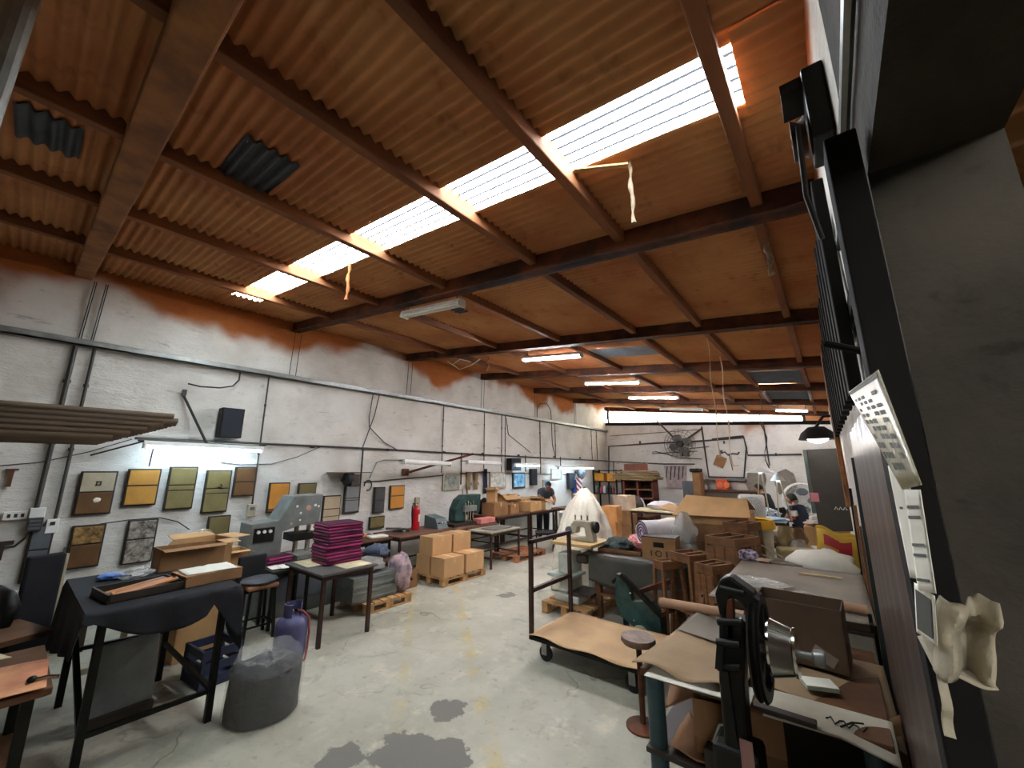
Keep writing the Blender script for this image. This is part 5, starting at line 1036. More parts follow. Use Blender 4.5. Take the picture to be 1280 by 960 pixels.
curved('cardboard_sheet', 'grey card sheet curling up at the back of the press bench', [(-.98, 3.06, .865), (-.55, 2.98, .862), (-.5, 3.5, .86), (-.92, 3.55, .86)], M_GCARD, lambda u, v: .14 * max(0, .35 - u) * v)
curved('white_card', 'long white card edge showing under the tan sheet', [(-.96, 2.37, .838), (-.46, 2.41, .834), (-.46, 2.6, .834), (-.96, 2.6, .834)], M_PAPER, None, 'card')
curved('white_card', 'pale card with a black scribble at the front right of the bench', [(-.40, 2.36, .836), (.06, 2.4, .836), (.06, 2.66, .836), (-.42, 2.64, .836)], mat('pale_card', '#a9a08c', .85, 0, .1, 3), lambda u, v: -.06 * max(0, u - .6) * (1 - v) * 2, 'card')
t = thing('black_scribble', 'black ink scribble on the pale card', 'mark', (0, 0, 0))
pts = [(-.17 + .14 * (k / 9), 2.50 + .03 * math.sin(k * 2.2), .844) for k in range(10)]; MB().tube(pts, .004, 5).build('stroke', M_BLACK, t); MB().tube([(-.12, 2.46, .844), (-.08, 2.53, .844), (-.04, 2.55, .844)], .004, 5).build('stroke', M_BLACK, t)
curved('cardboard_sheet', 'brown cardboard sheet bending down over the right end of the bench', [(-.45, 2.66, .846), (.09, 2.62, .80), (.08, 3.3, .846), (-.42, 3.3, .846)], M_TCARD, lambda u, v: -.16 * max(0, u - .55) ** 1.3 * (1 - v))
curved('cardboard_flap', 'dark cardboard flap hanging off the right end of the bench', [(-.02, 2.38, .30), (.1, 2.34, .28), (.095, 2.8, .82), (.0, 2.62, .82)], M_CARD2)
t = thing('steel_ruler', 'dark steel bar lying along the front of the bench', 'bar', (0, 0, 0)); MB().box((-.44, 2.37, .842), (-.2, 2.42, .862)).build('bar', M_FR, t, bev=.004)
t = thing('note_pad', 'small pale green note pad on the bench below the dark carton', 'note pad', (-.2, 2.78, .856), .4); MB().box((-.07, -.05, 0), (.07, .05, .018)).build('pad', mat('pale_green_paper', '#9aa593', .8), t); MB().box((-.07, -.05, .018), (.07, .05, .021)).build('cover', M_PAPER, t)
# dark carton standing on the bench
c = carton('dark brown carton standing open on the press bench', (-.27, 3.14, .858), .42, .26, .32, -.05, 'open', mat('dark_cardboard', '#54402e', .85, 0, .2, 3, .08, 50), hang=(0, 0, 0, 0))
MB().box((.05, -.1325, .04), (.16, -.1305, .1), (0, .5, 0)).build('sticker', M_GCARD, c)
# ---- black flywheel press
t = thing('flywheel_press', 'black cast iron eyelet press with flywheel in front of the bench', 'press', (0, 0, 0)); PY = 2.22
def pp(*q): return [P(x, y, PY) for x, y in q]
MB().prism(pp((893, 742), (900, 724), (911, 720), (925, 730), (942, 742), (944, 757), (934, 765), (924, 752), (914, 748), (908, 768), (912, 800), (905, 800), (898, 765)), (0, .1, 0)).build('head', M_GREEN if False else M_BLACK, t, bev=.012)
MB().prism(pp((907, 748), (916, 748), (918, 800), (908, 800)), (0, .05, 0)).build('ram', M_BEAM, t, bev=.006)
p0, p1 = P(912, 798, PY + .05), P(918, 958, PY + .05)
MB().prism(pp((898, 770), (932, 778), (930, 860), (938, 960), (908, 960), (898, 850)), (0, .12, 0)).build('frame', M_BLACK, t, bev=.015)
cx, cz = (p0.x + p1.x) / 2, p1.z
MB().box((cx - .09, PY - .02, .12), (cx + .1, PY + .16, cz + .1)).build('pedestal', M_BLACK, t, bev=.02); MB().box((cx - .2, PY - .12, 0), (cx + .2, PY + .22, .12)).build('foot', M_BLACK, t, bev=.02)
for (a, b_, r) in (((897, 777), (928, 778), .016), ((896, 803), (925, 806), .018), ((897, 833), (926, 835), .018), ((900, 735), (930, 742), .014)): MB().tube([P(*a, PY - .03), P(*b_, PY - .03)], r, 10).build('pivot', M_BLACK, t, smooth=40)
MB().bar(P(901, 806, PY - .04), P(899, 836, PY - .04), .03).build('link', M_BLACK, t); MB().bar(P(906, 838, PY - .04), P(918, 930, PY - .04), .03).build('link', M_BLACK, t)
MB().bar(P(925, 740, PY + .02), P(945, 756, PY + .02), .05, .06).build('lever', M_BLACK, t)
wc = P(951, 806, PY + .09); R_ = .225
MB().lathe([(R_ - .05, -.022), (R_ - .01, -.022), (R_, -.012), (R_ - .012, 0), (R_, .012), (R_ - .01, .022), (R_ - .05, .022), (R_ - .05, -.022)], 40, wc, 'x').build('flywheel_rim', M_BLACK, t, smooth=30)
for k in range(5): MB().bar(wc, wc + Vector((0, (R_ - .04) * math.cos(k * 1.257), (R_ - .04) * math.sin(k * 1.257))), .02, .04, (1, 0, 0)).build('spoke', M_BLACK, t)
MB().lathe([(0, -.06), (.05, -.06), (.05, .03), (.115, .035), (.12, .045), (.095, .125), (.1, .13), (.1, .14), (.02, .14)], 32, wc, 'x').build('chrome_cone', M_CHROME, t, smooth=40)
MB().lathe([(0, .13), (.014, .13), (.014, .19), (.03, .2), (.034, .22), (.03, .235), (0, .235)], 16, wc, 'x').build('spindle', M_STEEL, t, smooth=40)
MB().tube([P(912, 800, PY + .06), wc], .03, 12).build('shaft', M_BLACK, t, smooth=40)
MB().box((cx + .03, PY - .025, cz + .02), (cx + .08, PY - .021, cz + .16)).build('paper_tag', mat('pink_tag', '#8f6a60', .8), t)
t = thing('steel_plate', 'drilled grey steel plate beside the press pedestal', 'plate', (0, 0, 0)); q = [P(885, 940, PY + .25), P(906, 945, PY + .25), P(908, 905, PY + .25), P(898, 905, PY + .25)]
MB().prism(q, (0, .012, 0)).build('plate', M_STEEL, t)
b0 = (q[0] + q[1]) / 2; MB().box((b0.x - .05, b0.y - .03, 0), (b0.x + .05, b0.y + .05, b0.z + .02)).build('block', M_FR, t)
for s_ in (.25, .7): MB().ball(q[0].lerp(q[2], s_), .01, 8, 6).build('hole', M_BLACK, t)
# ---- grey covered box behind the bench, tubes and wraps
GZ = .97
t = thing('covered_crate', 'large grey-brown covered crate behind the press bench', 'crate', (0, 0, 0))
MB().box((-.86, 3.66, 0), (.07, 5.12, GZ - .01)).build('body', M_GCARD, t, bev=.01)
MB().grid(16, 20, lambda u, v: (-.9 + .99 * u, 3.62 + 1.54 * v, GZ + .012 * noise.noise(Vector((u * 3, v * 4, 2))))).build('cover_sheet', M_GCARD, t, smooth=60, thick=.008)
for z in (.3, .62, .9): MB().box((-.87, 3.648, z), (.075, 3.66, z + .012)).build('seam', M_FR, t)
def ctube(label, a, b, r=.03): 
    t = thing('cardboard_tube', label, 'tube', (0, 0, 0), 0, 'cardboard tubes'); MB().tube([a, b], r, 16).build('tube', mat('tube_card', '#a07a5c', .75, 0, .1), t, smooth=40)
    a, b = Vector(a), Vector(b); d = (a - b).normalized() * .002; MB().tube([a + d, a + d * 1.5], r * .8, 16).build('bore', M_FR, t)
ctube('cardboard tube lying across the back left of the bench', (-1.22, 3.44, .905), (-.62, 3.42, .93), .033)
ctube('cardboard tube on the near edge of the grey crate', (-.2, 3.78, 1.012), (.06, 3.78, 1.012), .032)
tag(heap((-.26, 3.82, 1.01), (.14, .1, .045), 61, .6).build('plastic_wrap', M_FILM, smooth=60), 'crumpled clear wrap beside the tube on the grey crate', 'plastic wrap')
tag(heap((-.62, 4.15, 1.0), (.22, .14, .035), 62, .6).build('plastic_wrap', M_FILM, smooth=60), 'flat clear wrap at the left of the grey crate', 'plastic wrap')
t = thing('wood_strip', 'thin pale wooden strip across the grey crate', 'strip', (0, 0, 0)); MB().box((-.38, 4.82, GZ + .012), (-.06, 4.84, GZ + .022)).build('strip', mat('pale_strip', '#c9ad78', .6), t)
# ---- further clutter table
table('long clutter table behind the grey crate', (-.31, 5.95, 0), .76, 1.5, .84, 0, M_DARKWOOD, M_BROWNLEG, .05)
tag(heap((-.22, 5.5, .97), (.3, .26, .14), 63, .3, 24, 14, .2).build('white_sack', mat('white_sack', '#cfcabc', .6, 0, .08, 5, .3, 14, .02), smooth=60), 'bulging white sack in front of the yellow bag', 'sack')
t = thing('yellow_bag', 'yellow carrier bag with red printed blob', 'bag', (-.06, 5.85, .95), .1)
MY = mat('yellow_plastic', '#c09a2c', .4, 0, .12, 4, .3, 14, .02)
def yb_(u, v): return (-.2 + .36 * u + .03 * v, -.03 - .05 * math.sin(u * math.pi) + .02 * math.sin(v * 7), -.08 + (.42 - .1 * u) * v * (1 - .0 * u) + .02 * math.sin(u * 9) * v)
MB().grid(16, 14, yb_).build('front_panel', MY, t, smooth=60, thick=.004); MB().grid(16, 14, lambda u, v: tuple(Vector(yb_(u, v)) + Vector((0, .12 + .06 * math.sin(u * 3.1), .02 * v)))).build('back_panel', MY, t, smooth=60, thick=.004)
for (a, b_, c_, d_) in ((.15, .5, .62, .88), (.12, .45, .18, .48), (.48, .8, .42, .85)):
    MB().grid(8, 8, lambda u, v: tuple(Vector(yb_(a + (b_ - a) * u, c_ + (d_ - c_) * v)) + Vector((0, -.006, 0)))).build('red_print', mat('red_print', '#9a1f28', .45), t, smooth=60)
t = thing('brown_paper_bag', 'tan paper bag with handles lying beside the yellow bag', 'bag', (-.42, 5.75, .86), .35)
MB().box((-.2, -.14, 0), (.18, .12, .2)).build('body', mat('kraft_paper', '#8d7a54', .8, 0, .12, 4, .2, 20), t, bev=.02)
for y in (-.145, .125): MB().tube([(-.2, y, .12), (-.34, y, .2), (-.36, y, .1), (-.2, y, .04)], .01, 6).build('handle', M_CRM, t, smooth=50)
t = thing('blue_scrap', 'small light blue scrap between sack and yellow bag', 'scrap', (-.16, 5.62, 1.09)); heap((0, 0, 0), (.05, .04, .03), 4, .3).build('scrap', mat('sky_blue', '#5d8fc0', .6), t, smooth=60)
carton('grey carton with flap open at the left of the clutter table', (-.5, 5.4, .842), .34, .3, .13, .2, 'closed', M_GCARD, tape=False)
tag(heap((-.86, 5.3, .98 + .03), (.09, .1, .06), 64, .7).build('purple_flowers', mat('purple_print', '#7a62a8', .8, 0, .5, 30, .4, 30, col2='#d8d0e0'), smooth=40), 'crumpled purple and white printed cloth at the edge of the grey crate', 'cloth')
sheet_on([(-.84, 5.2), (-.66, 5.14), (-.62, 5.3), (-.8, 5.36)], .982, 'paper_sheet', 'pinkish paper under the purple cloth', mat('pink_paper', '#b8a08a', .8), 'paper', .02)
for k, (x, y, h, lab) in enumerate(((-.58, 6.25, .4, 'tall brown paper sack beside the beige bin'), (-.46, 6.5, .36, 'second brown paper sack leaning on the first'), (-.44, 6.15, .26, 'small clear bag of white scraps by the paper sacks'))):
    bag(lab, (x, y, .842), .1, h, [mat('kraft_paper', '#8d7a54'), mat('kraft_dark', '#75583a', .8, 0, .2, 4, .3, 15), M_FILM][k], ['paper_sack', 'paper_sack', 'plastic_bag'][k], k + 5, .6)
t = thing('cream_cloths', 'folded cream cloths on the clutter table by the sacks', 'cloths', (-.18, 6.45, .842), .3)
for k in range(4): MB().box((-.14, -.12, .04 * k), (.14 - .02 * k, .12, .04 * k + .036)).build('folded_cloth', M_PAPER if k % 2 else M_CRM, t, bev=.012)
# ================================================================== right wall: sheet, bars, posters
t = thing('metal_sheet', 'tall glossy brown metal sheet leaning on the right wall', 'metal sheet', (0, 0, 0))
M_BSHEET = mat('glossy_brown_sheet', '#463833', .38, .25, .15, 2, .1, 5, .01, stretch=(1, 1, .2))
MB().grid(40, 12, lambda u, v: (.095 + .02 * v + .004 * math.sin(u * 46), 1.14 + 2.1 * u, .02 + 2.14 * v)).build('sheet', M_BSHEET, t, smooth=70, thick=.004)
t = thing('door_post', 'black steel post at the edge of the doorway', 'post', (0, 0, 0)); MB().box((.08, 1.0, 0), (.135, 1.09, 2.66)).build('post', M_MATTE, t, bev=.004)
MB().box((.06, .98, 0), (.145, 1.095, .015)).build('base_plate', M_MATTE, t)
t = thing('slat_screen', 'dark vertical steel slats hung high on the right wall', 'slats', (0, 0, 0))
for k in range(11):
    y = 1.85 + .2 * k + .025 * k * k; z0 = 2.22 + .012 * k; z1 = 3.1 + .03 * k - .04 * (k % 3)
    MB().box((.085, y, z0), (.125, y + .12, z1)).build('slat', M_MATTE, t, bev=.004)
MB().tube([(.14, 1.72, 2.33), (P(1031, 429, 1.72).x, 1.72, P(1031, 429, 1.72).z)], .012, 8).build('holding_bar', M_MATTE, t)
MB().box((.126, 1.7, 2.5), (.139, 6.0, 2.56)).build('back_rail', M_MATTE, t)
t = thing('pulley_bracket', 'black iron pulley bracket high on the right wall with a hanging wire', 'bracket', (0, 0, 0))
MB().box((.09, 1.42, 2.98), (.15, 1.6, 3.25)).build('plate', M_BLACK, t, bev=.008); MB().lathe([(.01, -.02), (.07, -.02), (.055, 0), (.07, .02), (.01, .02)], 18, (.06, 1.5, 3.05), 'x').build('wheel', M_BEAM, t, smooth=40)
MB().box((.03, 1.44, 3.2), (.1, 1.58, 3.24)).build('arm', M_BLACK, t); MB().tube([(.06, 1.43, 3.05), (.05, 1.44, 2.8), (.07, 1.46, 2.65)], .008, 6).build('wire', M_WIRE, t)
wire('pale_conduit', 'pale conduit running along the lintel above the doorway', [(.135, -.5, 2.78), (.135, 1.2, 2.78), (.135, 1.9, 2.80)], .011, M_STEEL, 'conduit')
wire('rusty_pipe', 'thin rusty pipe standing on the right wall beyond the slats', [(.10, 6.4, 1.5), (.10, 6.5, 2.9), (.11, 6.6, 3.5)], .03, mat('rust_pipe', '#8a5a34', .7, .2, .3), 'pipe')
def hung(name, label, ypts, x, m, cat, lines=None, curl=.0):
    t = thing(name, label, cat, (0, 0, 0)); p = [Vector((x, y, z)) for y, z in ypts]
    def f(u, v):
        q = (p[0] * (1 - u) + p[1] * u) * (1 - v) + (p[3] * (1 - u) + p[2] * u) * v; q.x -= curl * (1 - v) * (1 + .5 * math.sin(u * 5)); return q
    MB().grid(8, 12, f).build('sheet', m, t, smooth=60, thick=.001)
    for (u0, u1, v0, v1) in lines or []:
        MB().add([f(u0, v0) + Vector((-.0015, 0, 0)), f(u1, v0) + Vector((-.0015, 0, 0)), f(u1, v1) + Vector((-.0015, 0, 0)), f(u0, v1) + Vector((-.0015, 0, 0))], [(0, 1, 2, 3)]).build('print_line', mat('print_ink', '#34362f', .7), t)
    return t
XP = .075
def rp(x, y, X=XP): q = at(x, y, 0, X); return (q.y, q.z)
ln = [(.1 + .16 * i, .1 + .16 * i + .11, .1 + .075 * j, .1 + .075 * j + .045) for i in range(5) for j in range(10) if (i * 7 + j * 3) % 4]
hung('calendar_poster', 'aged yellowish printed sheet in clear film hung on the metal sheet', [rp(1128, 612), rp(1152, 606), rp(1098, 462), rp(1061, 490)], XP, mat('aged_print', '#8f8664', .35, 0, .2, 6, .05), 'poster', ln + [(.03, .97, .92, .98)], .0)
hung('paper_notice', 'white printed notice with dark lines on the metal sheet', [rp(1148, 738, .07), rp(1170, 742, .07), rp(1150, 612, .07), rp(1131, 612, .07)], .07, M_PAPER, 'notice', [(.1, .9, .82, .85), (.1, .9, .72, .75), (.1, .9, .45, .48), (.1, .9, .35, .38), (.1, .9, .1, .13)])
hung('paper_notice', 'crumpled blank white notice behind the printed one', [rp(1138, 722, .08), rp(1160, 726, .08), rp(1132, 580, .08), rp(1110, 582, .08)], .08, M_PAPER, 'notice', [(.3, .5, .6, .62)])
hung('photo_sheet', 'white bordered dark photo print at the bottom of the notices', [rp(1146, 790, .075), rp(1172, 808, .075), rp(1168, 745, .075), rp(1143, 728, .075)], .075, M_PAPER, 'photo print', [(.12, .9, .1, .9)])
# crumpled paper on the post
t = thing('crumpled_paper', 'big crumpled beige paper wedged on the doorway post', 'paper', (0, 0, 0)); M_CRP = mat('beige_paper', '#a39880', .85, 0, .15, 8, .4, 14, .02)
_c = [P(1193, 842, .86), P(1268, 858, .86), P(1278, 758, .86), P(1204, 752, .86)]
def crp(u, v):
    q = (_c[0] * (1 - u) + _c[1] * u) * (1 - v) + (_c[3] * (1 - u) + _c[2] * u) * v
    n_ = noise.noise(Vector((u * 3, v * 3, 1))); q.x -= .02
    return q + Vector((.004 * n_, .05 * n_ - .03 * math.sin(u * 7) + .02 * v, -.022 * max(0, .35 - abs(u - .42)) * v + .008 * noise.noise(Vector((u * 5, v * 3, 7)))))
MB().grid(18, 14, crp).build('fold', M_CRP, t, smooth=50, thick=.002)
_d = [P(1200, 925, .88), P(1216, 930, .88), P(1203, 845, .88), P(1190, 842, .88)]
MB().grid(6, 10, lambda u, v: tuple((_d[0] * (1 - u) + _d[1] * u) * (1 - v) + (_d[3] * (1 - u) + _d[2] * u) * v + Vector((-.015, .01 * math.sin(v * 9), 0)))).build('torn_strip', M_CRP, t, smooth=50, thick=.002)
MB().grid(10, 6, lambda u, v: (.075 + .055 * u, .84 + .16 * v, _c[0].z + .004 * math.sin(u * 6))).build('ledge', M_CRP, t, smooth=50, thick=.002)
t = thing('bamboo_stick', 'pale wooden lath leaning behind the doorway post', 'lath', (0, 0, 0)); MB().bar((.06, .97, .6), (.07, .975, 1.38), .02, .012).build('lath', M_WOOD, t); MB().box((.03, .93, 0), (.1, 1.0, .6)).build('block', M_FR, t)
# leaning planks and dark poles beyond the sheet
for k, (y, z1, w_, m_, lab) in enumerate(((3.42, 2.02, .06, mat('dark_green_pole', '#1c2420', .5), 'dark green square pole standing at the end of the metal sheet'), (3.6, 1.35, .13, mat('pale_plank', '#b9a684', .8, 0, .15), 'wide pale plank leaning on the right wall'), (3.85, 1.15, .05, M_WOOD, 'narrow wooden lath leaning beside the pale plank'), (4.3, 1.5, .08, M_DARKWOOD, 'dark plank leaning behind the grey crate'), (4.9, 1.62, .06, M_WOOD, 'brown lath leaning behind the yellow bag'), (5.5, 1.75, .09, M_BLACK, 'black post leaning on the wall past the yellow bag'))):
    t = thing('leaning_plank', lab, 'plank', (0, 0, 0), 0, 'planks along the right wall'); MB().bar((.08, y, .0), (.118, y + .03, z1), w_, .024, (1, 0, 0)).build('plank', m_, t)
t = thing('black_cross', 'small black iron valve handle on the pale plank', 'handle', (.065, 3.6, .98)); MB().bar((0, -.06, 0), (0, .06, 0), .02).build('bar', M_BLACK, t); MB().bar((0, 0, -.05), (0, 0, .06), .02).build('bar', M_BLACK, t)
# ================================================================== far right: workers, fans, cupboard
def box_fan(label, loc, rz, r, sq, m):
    t = thing('pedestal_fan', label, 'fan', loc, rz, 'fans near the workers'); H_ = loc[2] * 0 + 1.2
    MB().lathe([(0, 0), (.2, 0), (.2, .03), (.03, .06), (.022, H_ - r), (0, H_ - r)], 16).build('stand', m, t, smooth=40)
    if sq:
        MB().box((-r - .03, -.06, H_ - r - .03), (r + .03, .08, H_ + r + .03)).build('case', m, t, bev=.04)
    else: MB().lathe([(r - .03, -.1), (r, -.06), (r, .06), (r - .03, .1)], 28, (0, 0, H_), 'y').build('ring', m, t, smooth=40)
    q = MB()
    for k in range(6): rr = r * (k + 1) / 6.5; q.tube([(rr * math.cos(a / 14 * math.pi), -.085, H_ + rr * math.sin(a / 14 * math.pi)) for a in range(28)], .006, 4, closed=True)
    for k in range(12): q.bar((.04 * math.cos(k * .524), -.088, H_ + .04 * math.sin(k * .524)), (r * math.cos(k * .524), -.088, H_ + r * math.sin(k * .524)), .005)
    q.build('grille', mat('grey_grille', '#9fa6ac', .4), t)
    MB().lathe([(0, -.1), (.06, -.1), (.06, -.08), (0, -.08)], 16, (0, 0, H_), 'y').build('hub', M_WHITE, t)
    for k in range(4): MB().ball((r * .5 * math.cos(k * 1.57), -.03, H_ + r * .5 * math.sin(k * 1.57)), (r * .3, .01, r * .22)).build('blade', mat('grey_blade', '#7d868c', .4), t, smooth=60)
q = P(940, 631, 9.6); box_fan('square white fan left of the worker in black', (q.x, 9.6, 0), .1, .2, True, M_WHITE)
q = P(1004, 628, 12.0); box_fan('round white fan behind the worker in navy', (q.x, 12.0, 0), .25, .42, False, M_WHITE)
t = person('person in a black shirt seated at the sewing table facing left', (P(962, 620, 12.6).x, 12.6, 0), 2.75, seated(.18, .38, .06, .66, -.5), mat('black_shirt', '#232427', .85, 0, .2, 8, .1, 60), M_JEAN)
t = person('person in a navy shirt with white and red sleeve seated facing left', (P(1004, 640, 11.0).x, 11.0, 0), 2.7, seated(.14, .36, -.02, .52, -.35), mat('navy_shirt', '#262b3d', .85, 0, .2, 8, .1, 60), M_JEAN)
pr = t; MB().box((.02, .16, .94), (.14, .25, 1.06)).build('white_sleeve_band', M_PAPER, pr, bev=.02); MB().box((.05, .19, .87), (.16, .27, .94)).build('red_sleeve_band', mat('rose_red', '#a8404c', .8), pr, bev=.02)
def plastic_chair(label, loc, rz, m, m2):
    t = thing('padded_chair', label, 'chair', loc, rz, 'chairs of the seated workers')
    MB().box((-.22, -.22, .46), (.24, .22, .52)).build('seat', m2, t, bev=.03); MB().box((-.28, -.24, .5), (-.2, .24, .98)).build('backrest', m, t, bev=.04)
    for x in (-.2, .2):
        for y in (-.2, .2): MB().bar((x, y, .46), (x * 1.1, y * 1.1, 0), .03).build('leg', M_BLACK, t)
plastic_chair('chair with white back pad behind the worker in navy', (P(1004, 640, 11.0).x, 11.0, 0), 2.7, M_WHITE, M_RUBBER)
plastic_chair('dark chair under the worker in the black shirt', (P(962, 620, 12.6).x, 12.6, 0), 2.75, M_RUBBER, M_RUBBER)
# sewing table with light blue cloth, lamp stand
table('sewing table between the two seated workers', (-1.5, 10.75, 0), 1.2, .9, .86, 0, mat('pale_blue_top', '#b4c4d2', .6), M_BROWNLEG, .05)
tag(heap((-1.3, 10.75, .96), (.28, .22, .13), 71, .5).build('patterned_cloth', mat('grey_pattern', '#6e7880', .85, 0, .7, 18, .4, 20, .02, col2='#dfe2e4'), smooth=60), 'patterned white and grey cloth heap on the sewing table', 'cloth')
tag(heap((-1.1, 10.45, .89), (.25, .14, .05), 72, .4).build('blue_sheet', mat('light_blue_cloth', '#aebfd2', .8), smooth=60), 'light blue cloth lying on the sewing table', 'cloth')
tag(heap((-1.05, 7.9, .95), (.3, .25, .12), 73, .5).build('white_cloth', M_PAPER, smooth=60), 'white cloth heap in front of the sewing table', 'cloth')
table('low work table with white cloth near the beige bin', (-1.0, 7.9, 0), .8, .8, .84, 0, M_DARKWOOD)
t = thing('waste_bin', 'beige bin with yellow liner rim behind the wooden stands', 'bin', (-1.02, 7.1, 0)); MB().lathe([(0, 0), (.17, 0), (.23, 1.1), (.215, 1.1), (.16, .02), (0, .02)], 20).build('bin', mat('beige_plastic', '#b8b09a', .6), t, smooth=40)
MB().lathe([(.2, 1.08), (.26, 1.09), (.27, 1.14), (.25, 1.22), (.2, 1.2)], 20).build('liner', mat('yellow_liner', '#d8a822', .5), t, smooth=40)
def lamp(label, base, top, hd, m):
    t = thing('work_lamp', label, 'lamp', (0, 0, 0), 0, 'work lamps over the sewing table'); b, p = Vector(base), Vector(top)
    for dx in (-.12, .12): MB().tube([b + Vector((dx, 0, 0)), p + Vector((dx * .2, 0, 0))], .014, 8).build('stand_leg', M_CRM, t)
    MB().lathe([(.03, .1), (.06, .08), (hd, -.05), (hd - .01, -.05), (.05, .07)], 18, p).build('shade', M_WHITE, t, smooth=40); MB().ball(p + Vector((0, 0, -.02)), .05, 10, 8).build('bulb', M_TUBE, t)
q0, q1 = P(955, 648, 10.5), P(950, 588, 10.5); lamp('work lamp with wide lit head on thin legs over the sewing table', (q0.x, 10.5, .862), q1, .3, 0)
q0, q1 = P(968, 648, 10.6), P(972, 598, 10.6); lamp('smaller lit work lamp on crossed legs beside the wide one', (q0.x + .2, 10.6, .862), q1, .14, 0)
# hanging dark cupboard and shiny black dome on the right wall
t = thing('dark_cupboard', 'dark grey hanging cupboard door standing out from the right wall', 'cupboard', (0, 0, 0)); CYY = 7.6
a, b, c, d = [P(x, y, CYY) for x, y in ((1010, 562), (1052, 560), (1063, 664), (1022, 664))]; b.x = c.x = .12; a.x = d.x = (a.x + d.x) / 2
MB().prism([a, b, c, d], (0, .06, 0)).build('door', mat('dark_grey_board', '#3d3a35', .6, 0, .1), t, bev=.006); MB().box((a.x - .05, CYY + .02, d.z + .25), (a.x, CYY + .3, a.z)).build('side', mat('grey_green_edge', '#5a655c', .5), t)
MB().box((a.x - .04, CYY - .005, d.z + .42), (a.x + .06, CYY + .002, d.z + .55)).build('pink_sticker', mat('pink_sticker', '#c07a80', .6), t)
for k in range(3): MB().tube([(-.05 + .05 * k, CYY - .004, d.z + .32), (-.03 + .05 * k, CYY - .004, d.z + .36), (-.01 + .05 * k, CYY - .004, d.z + .32)], .006, 5).build('white_mark', M_PAPER, t)
MB().box((.02, CYY + .06, d.z + .1), (.12, CYY + .5, a.z - .05)).build('carcass', M_FR, t)
t = thing('shiny_dome', 'shiny black dome by the right wall, its bright reflections made as glowing glass', 'lamp', (0, 0, 0)); q = P(1022, 547, 7.2)
MB().lathe([(.02, .16), (.1, .15), (.19, .07), (.23, -.02), (.22, -.03), (.17, .06), (.08, .13)], 24, q).build('shade', M_RUBBER, t, smooth=50); MB().ball(q + Vector((0, 0, .0)), (.13, .13, .08), 16, 10).build('glass', emis('reflection_glow', '#fff6f2', 3.0), t, smooth=60)  # glowing glass stands in for reflections on the shiny black dome
MB().tube([q + Vector((0, 0, .15)), q + Vector((.1, 0, .3)), (.14, 7.2, q.z + .3)], .02, 8).build('arm', M_BLACK, t)
# cartons along the right wall at the back
for k, (x, y, z, sx, sy, sz, lab) in enumerate(((-.22, 8.5, 0, .6, .6, .6, 'plain carton at the bottom below the dark cupboard'), (-.2, 8.5, .607, .58, .55, .42, 'plain carton upper one below the dark cupboard'), (-.1, 9.6, 0, .45, .6, .62, 'carton by the right wall behind the navy worker'), (-.5, 7.5, 0, .5, .5, .55, 'carton between the bin and the right wall'))):
    carton(lab, (x, y, z), sx, sy, sz, 0, 'closed', M_CARD, 'cartons by the right wall')
tag(heap((-.2, 8.4, 1.08), (.26, .25, .06), 75, .5).build('pale_wrapping', mat('pale_wrapping', '#bda996', .7, 0, .2, 6, .5, 10, .03), smooth=60), 'crumpled pale wrapping on the upper carton by the right wall', 'wrapping')
t = thing('yellow_tray', 'small yellow tray on the carton under the dark cupboard', 'tray', (-.05, 8.7, 1.03)); MB().box((-.12, -.1, 0), (.12, .1, .06)).build('tray', mat('yellow_liner', '#d8a822'), t, bev=.01)
# ================================================================== back wall
t = thing('pipe_run', 'black pipe runs stepping across the end wall', 'pipes', (0, 0, 0)); yy = .05
def bl(*q): return [bk(x, y, yy) for x, y in q]
for pts, r in ((((761, 664), (761, 558), (818, 554), (880, 551), (930, 547), (935, 569), (1002, 568)), .03), (((877, 533), (880, 556), (886, 596), (930, 597), (933, 560), (929, 545), (890, 549)), .028), (((761, 577), (767, 577), (830, 580), (868, 580)), .02), (((767, 577), (767, 592)), .02), (((762, 545), (820, 541), (874, 537)), .012), (((953, 527), (955, 535), (960, 570), (962, 582)), .02)):
    MB().tube(bl(*pts), r, 8).build('pipe', M_CONDUIT, t)
for x in (800, 850, 905, 970): p = bk(x, 553 if x < 930 else 568, .03); MB().cbox(p, (.05, .06, .1)).build('pipe_clip', M_CONDUIT, t)
t = thing('exhaust_fan', 'large dark wire cage fan on a three-arm bracket on the end wall', 'fan', (0, 0, 0)); c = bk(850, 555, .5)
q = MB()
for k in range(5): rr = .11 * (k + 1); q.tube([(c.x + rr * math.cos(a / 16 * math.pi), c.y - .05 - .1 * (1 - k / 5), c.z + rr * math.sin(a / 16 * math.pi)) for a in range(32)], .008, 4, closed=True)
for k in range(20): a = k * math.pi / 10; q.tube([(c.x, c.y - .16, c.z), (c.x + .3 * math.cos(a), c.y - .12, c.z + .3 * math.sin(a)), (c.x + .55 * math.cos(a), c.y, c.z + .55 * math.sin(a))], .007, 4)
q.build('cage', M_CONDUIT, t)
MB().lathe([(0, -.1), (.1, -.1), (.13, 0), (.1, .2), (0, .2)], 16, c, 'y').build('motor', M_FR, t, smooth=40)
for k in range(4): MB().ball(c + Vector((.25 * math.cos(k * 1.57 + .4), 0, .25 * math.sin(k * 1.57 + .4))), (.18, .02, .12)).build('blade', mat('fan_blade', '#5c5a56', .5), t, smooth=60)
for a in (((850, 555), (820, 525)), ((850, 555), (878, 535)), ((852, 556), (853, 570))): MB().tube([bk(*a[0], .3), bk(*a[1], .06)], .03, 8).build('bracket_arm', M_CONDUIT, t)
MB().bar(bk(846, 555, .0), bk(846, 555, .5), .06).build('wall_arm', M_CONDUIT, t)
t = thing('wire_rods', 'loose bent wire rods hanging below the exhaust fan', 'rods', (0, 0, 0))
